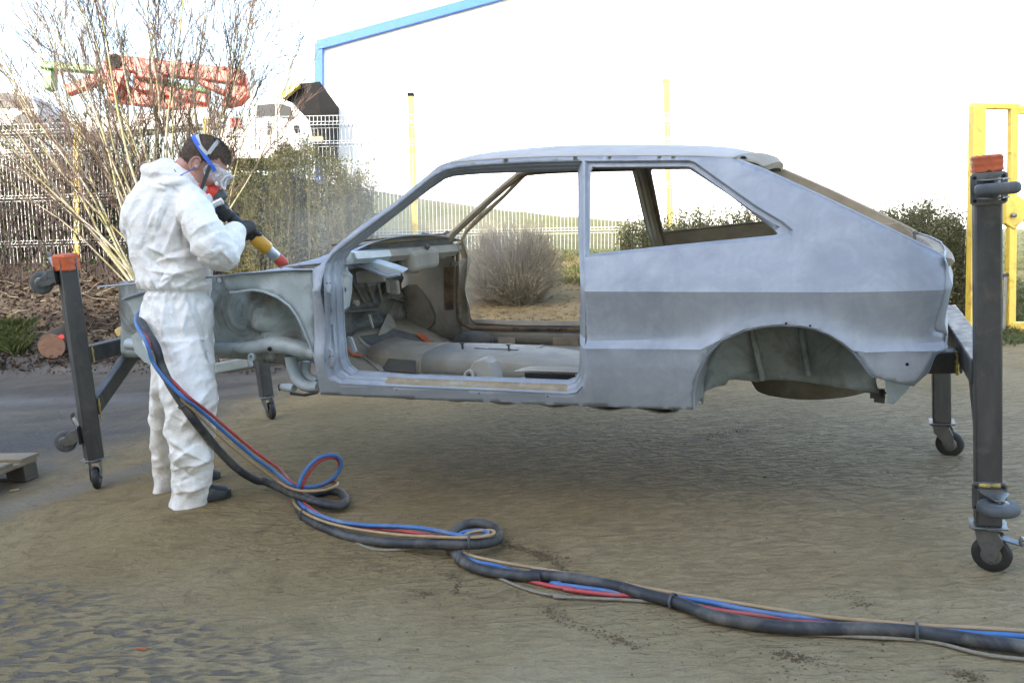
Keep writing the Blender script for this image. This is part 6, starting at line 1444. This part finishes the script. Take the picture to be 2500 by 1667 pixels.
# respirator
rs = MB()
hb(rs, (.098, 0, -.075), (.048, .046, .042)); hb(rs, (.075, 0, -.10), (.045, .050, .03))
for sg in (-1, 1): hb(rs, (.07, sg*.052, -.088), (.03, .018, .026))
rm, _n = remesh(rs, .005, 3); RP = rm.build('respirator', 'maskred', PE, 180)
MB().lathe(hd(.125, 0, -.072), fwd*.9-upd*.35, [(.036*HS, -.01), (.040*HS, 0), (.040*HS, .03), (.034*HS, .036), (.0, .037)], 24).build('filter', 'darkgrey', RP, 40)
for sg in (-1, 1):
    band([hd(.072, sg*.072, -.095), hd(.062, sg*.082, -.06), hd(.052, sg*.087, -.02), hd(.042, sg*.089, .02)], .017, 'face_strap', 'darkgrey', RP)
    band([hd(.085, sg*.069, -.115), hd(.08, sg*.072, -.085), hd(.078, sg*.074, -.065)], .016, 'mask_buckle', 'strapgrey', RP, .003)
    band([skull(sg*1.45, .28), skull(sg*1.45, .75), skull(sg*1.4, 1.15), skull(sg*1.2, 1.5)], .018, 'crown_strap', 'strapgrey', RP)
    band([skull(sg*1.45, .22), skull(sg*1.9, .34), skull(sg*2.5, .62), skull(sg*3.14, .70)], .016, 'crown_strap', 'strapgrey', RP)
    band([hd(.04, sg*.06, -.115), hd(-.01, sg*.075, -.11), hd(-.06, sg*.06, -.09), hd(-.085, sg*.02, -.08)], .014, 'neck_strap', 'darkgrey', RP)
# ------------------------------------------------------------------ blasting nozzle
gA, gB = w8(980, 700, .10), w8(1545, 1200, .34)
gd_ = (gB-gA).normalized()
def gq(x, y): 
    s_ = ((x-980)*565+(y-700)*500)/(565**2+500**2); return gA.lerp(gB, s_)
NZ = thing('blasting_nozzle', 'yellow and silver blasting nozzle with red tip held by the worker', 'nozzle', tuple(gq(1350, 980)))
P_ = lambda x, y: gq(x, y)
k8 = PXM/3.484*1.03
MB().tube(smoothpath([w8(600, 880, .16), w8(800, 690, .10), w8(960, 690, .09), gq(1050, 745), gq(1150, 825), gq(1260, 912), gq(1295, 935)], 5), 46*k8, 16).build('grip_hose', 'hoseblack', NZ, 60)
a = gq(1285, 925); MB().lathe(a, gd_, [(42*k8, 0), (44*k8, .03), (44*k8, .045)], 20).build('collar', 'tyre', NZ, 40)
L_ = lambda p, q: (q-p).length
p0, p1, p2, p3 = gq(1300, 935), gq(1418, 1052), gq(1495, 1125), gq(1555, 1190)
MB().lathe(p0, gd_, [(.0, 0), (60*k8, .0), (64*k8, .004), (64*k8, L_(p0, p1)-.004), (60*k8, L_(p0, p1)), (.0, L_(p0, p1)+.001)], 28).build('barrel', 'nozzleyellow', NZ, 40)
o = MB().lathe(p1, gd_, [(54*k8, -.01), (54*k8, .003), (48*k8, .005), (48*k8, L_(p1, p2))], 28).build('steel_sleeve', 'alu', NZ, 40)
gs_ = gd_.cross(-_f).normalized(); 
for a_ in (-.5, .35, 1.1): 
    n_ = (-_f*math.cos(a_)+gs_*math.sin(a_)).normalized(); MB().lathe(p2-gd_*.016+n_*47*k8, n_, [(.005, 0), (.005, .002), (0, .0025)], 10).build('vent_hole', 'black', o)
tp_ = MB().lathe(p2, gd_, [(49*k8, -.002), (51*k8, .002), (51*k8, L_(p2, p3)), (46*k8, L_(p2, p3)+.003), (30*k8, L_(p2, p3)+.002), (26*k8, L_(p2, p3)-.01)], 28).build('tip', 'tipred', NZ, 40)
MB().lathe(p3-gd_*.012, gd_, [(40*k8, 0), (40*k8, .012), (22*k8, .0145), (14*k8, .004), (.0, .003)], 20).build('bore', 'darkgrey', tp_)
n_ = (-_f*.8+gs_*-.5).normalized(); MB().lathe(gq(1370, 970)+n_*62*k8, n_, [(.005, 0), (.005, .003), (0, .0035)], 10).build('set_screw', 'darkgrey', NZ)
la, lb_ = w8(925, 702, -.02), w8(1020, 662, .0); MB().lathe(la, lb_-la, [(.0, 0), (24*k8*1.2, 0), (26*k8*1.2, .01), (26*k8*1.2, .045), (28*k8*1.2, .047), (28*k8*1.2, (lb_-la).length), (20*k8, (lb_-la).length+.002), (0, (lb_-la).length)], 22).build('lamp_body', 'alu', NZ, 40)
MB().tube(smoothpath([w8(940, 715, .06), w8(990, 750, .09), w8(1020, 780, .11)], 4), 13*k8*1.2, 10).build('blue_hose', 'strapblue', NZ)
a, b = w8(1018, 785, .11), w8(1050, 805, .12); MB().tube([a, b], 14*k8*1.2, 10).build('coupling', 'weld', NZ)
MB().tube([b, w8(1100, 835, .14), w8(1140, 860, .16)], 12*k8, 8).build('valve_lever', 'darkgrey', NZ)
MB().tube([gq(1090, 775)+V((0, 0, .0)), gq(1108, 790)], 50*k8, 16).build('clamp_ring', 'tyre', NZ)
# ------------------------------------------------------------------ gloves closed on the grip
def glove(cen, ax, palm_n, wrist, mir=1):
    """hand wrapped round a bar: ax along the bar, palm_n from the bar towards the palm"""
    ax = ax.normalized(); pn = (palm_n-ax*palm_n.dot(ax)).normalized(); tn = ax.cross(pn)*mir; g_ = MB(); R_ = 46*k8+.008
    for k, (o_, rr, ext) in enumerate(((.036, .0105, 3.3), (.013, .011, 3.5), (-.010, .0108, 3.4), (-.031, .0095, 3.1))):
        pts = []
        for j in range(9):
            a_ = -.35+ext*j/8; rad = R_+(.004 if j < 6 else .001)
            pts.append(cen+ax*o_+(pn*math.cos(a_)+tn*math.sin(a_))*rad)
        g_.tube(smoothpath(pts, 2), [rr*(1-.25*(i/16)**2) for i in range(17)], 10)
    for o_ in (.034, .012, -.010, -.030):
        g_.tube([cen+ax*o_+pn*(R_+.002)-tn*.012, cen+ax*o_*.9+pn*(R_+.006)-tn*.050], [.014, .016], 10)
    g_.ball(cen+pn*(R_+.004)-tn*.035, (.040, .040, .026), 16, 12, Matrix((ax, tn, pn)).transposed())
    th = [cen+ax*.012+pn*(R_+.008)-tn*.045, cen+ax*.045+pn*R_*.9-tn*.04, cen+ax*.066+pn*R_*.35-tn*.036, cen+ax*.080-pn*R_*.2-tn*.034]
    g_.tube(smoothpath(th, 3), [.017, .016, .015, .015, .0145, .014, .0135, .013, .012, .010], 10)
    g_.tube([cen+pn*(R_+.008)-tn*.045-ax*.0, wrist], [.030, .034], 14)
    gm, _ = remesh(g_, .0042, 3); return gm.build('glove', 'glove', PE, 180)
cenR = gq(1215, 880); glove(cenR, gd_, (-_f*.85+_u*.05-_r*.25), w8(1125, 930, .03), 1)
cenL = gq(1030, 735); glove(cenL, gd_, (_f*.8-_u*.6), w8(930, 850, .26), -1)

# ------------------------------------------------------------------ drifting blast dust
MAT['dust'] = None
t = NT('blast_dust'); t.t.nodes.remove(t.b); vo_ = t.n('ShaderNodeVolumePrincipled'); vo_.inputs['Color'].default_value = (.93, .91, .87, 1)
gc = t.co(which='Object'); ln = t.n('ShaderNodeVectorMath', operation='LENGTH'); t.link(gc, ln.inputs[0])
fall = t.ramp(ln.outputs['Value'], [(0., 1.), (.45, .55), (.98, 0.)])
ns = t.noise(2.2, 3, .6, dist=.6); nr_ = t.ramp(ns, [(.34, .12), (.62, 1.)])
dn = t.math('MULTIPLY', t.math('MULTIPLY', fall, nr_), .38); t.link(dn, vo_.inputs['Density']); vo_.inputs['Anisotropy'].default_value = .1
t.link(vo_.outputs[0], t.t.nodes['Material Output'].inputs['Volume']); MAT['dust'] = t.m
dc = at_d(945, 545, 7.8)
me_ = bpy.data.meshes.new('dust_cloud'); mbd = MB().ball((0, 0, 0), (1, 1, 1), 24, 16); me_.from_pydata(mbd.v, [], mbd.f); me_.materials.append(t.m)
do = bpy.data.objects.new('dust_cloud', me_); COL.objects.link(do); do['kind'] = 'stuff'; do['label'] = 'pale cloud of blast dust drifting behind the car nose'; do['category'] = 'dust'
do.matrix_world = Matrix.Translation(dc) @ Matrix((RH, FH, (0, 0, 1))).transposed().to_4x4() @ Matrix.Diagonal((1.7, 1.6, .95, 1))
SC.cycles.volume_step_rate = 3.0; SC.cycles.volume_max_steps = 64
for o in bpy.data.objects:
    if '_o' in o: del o['_o']
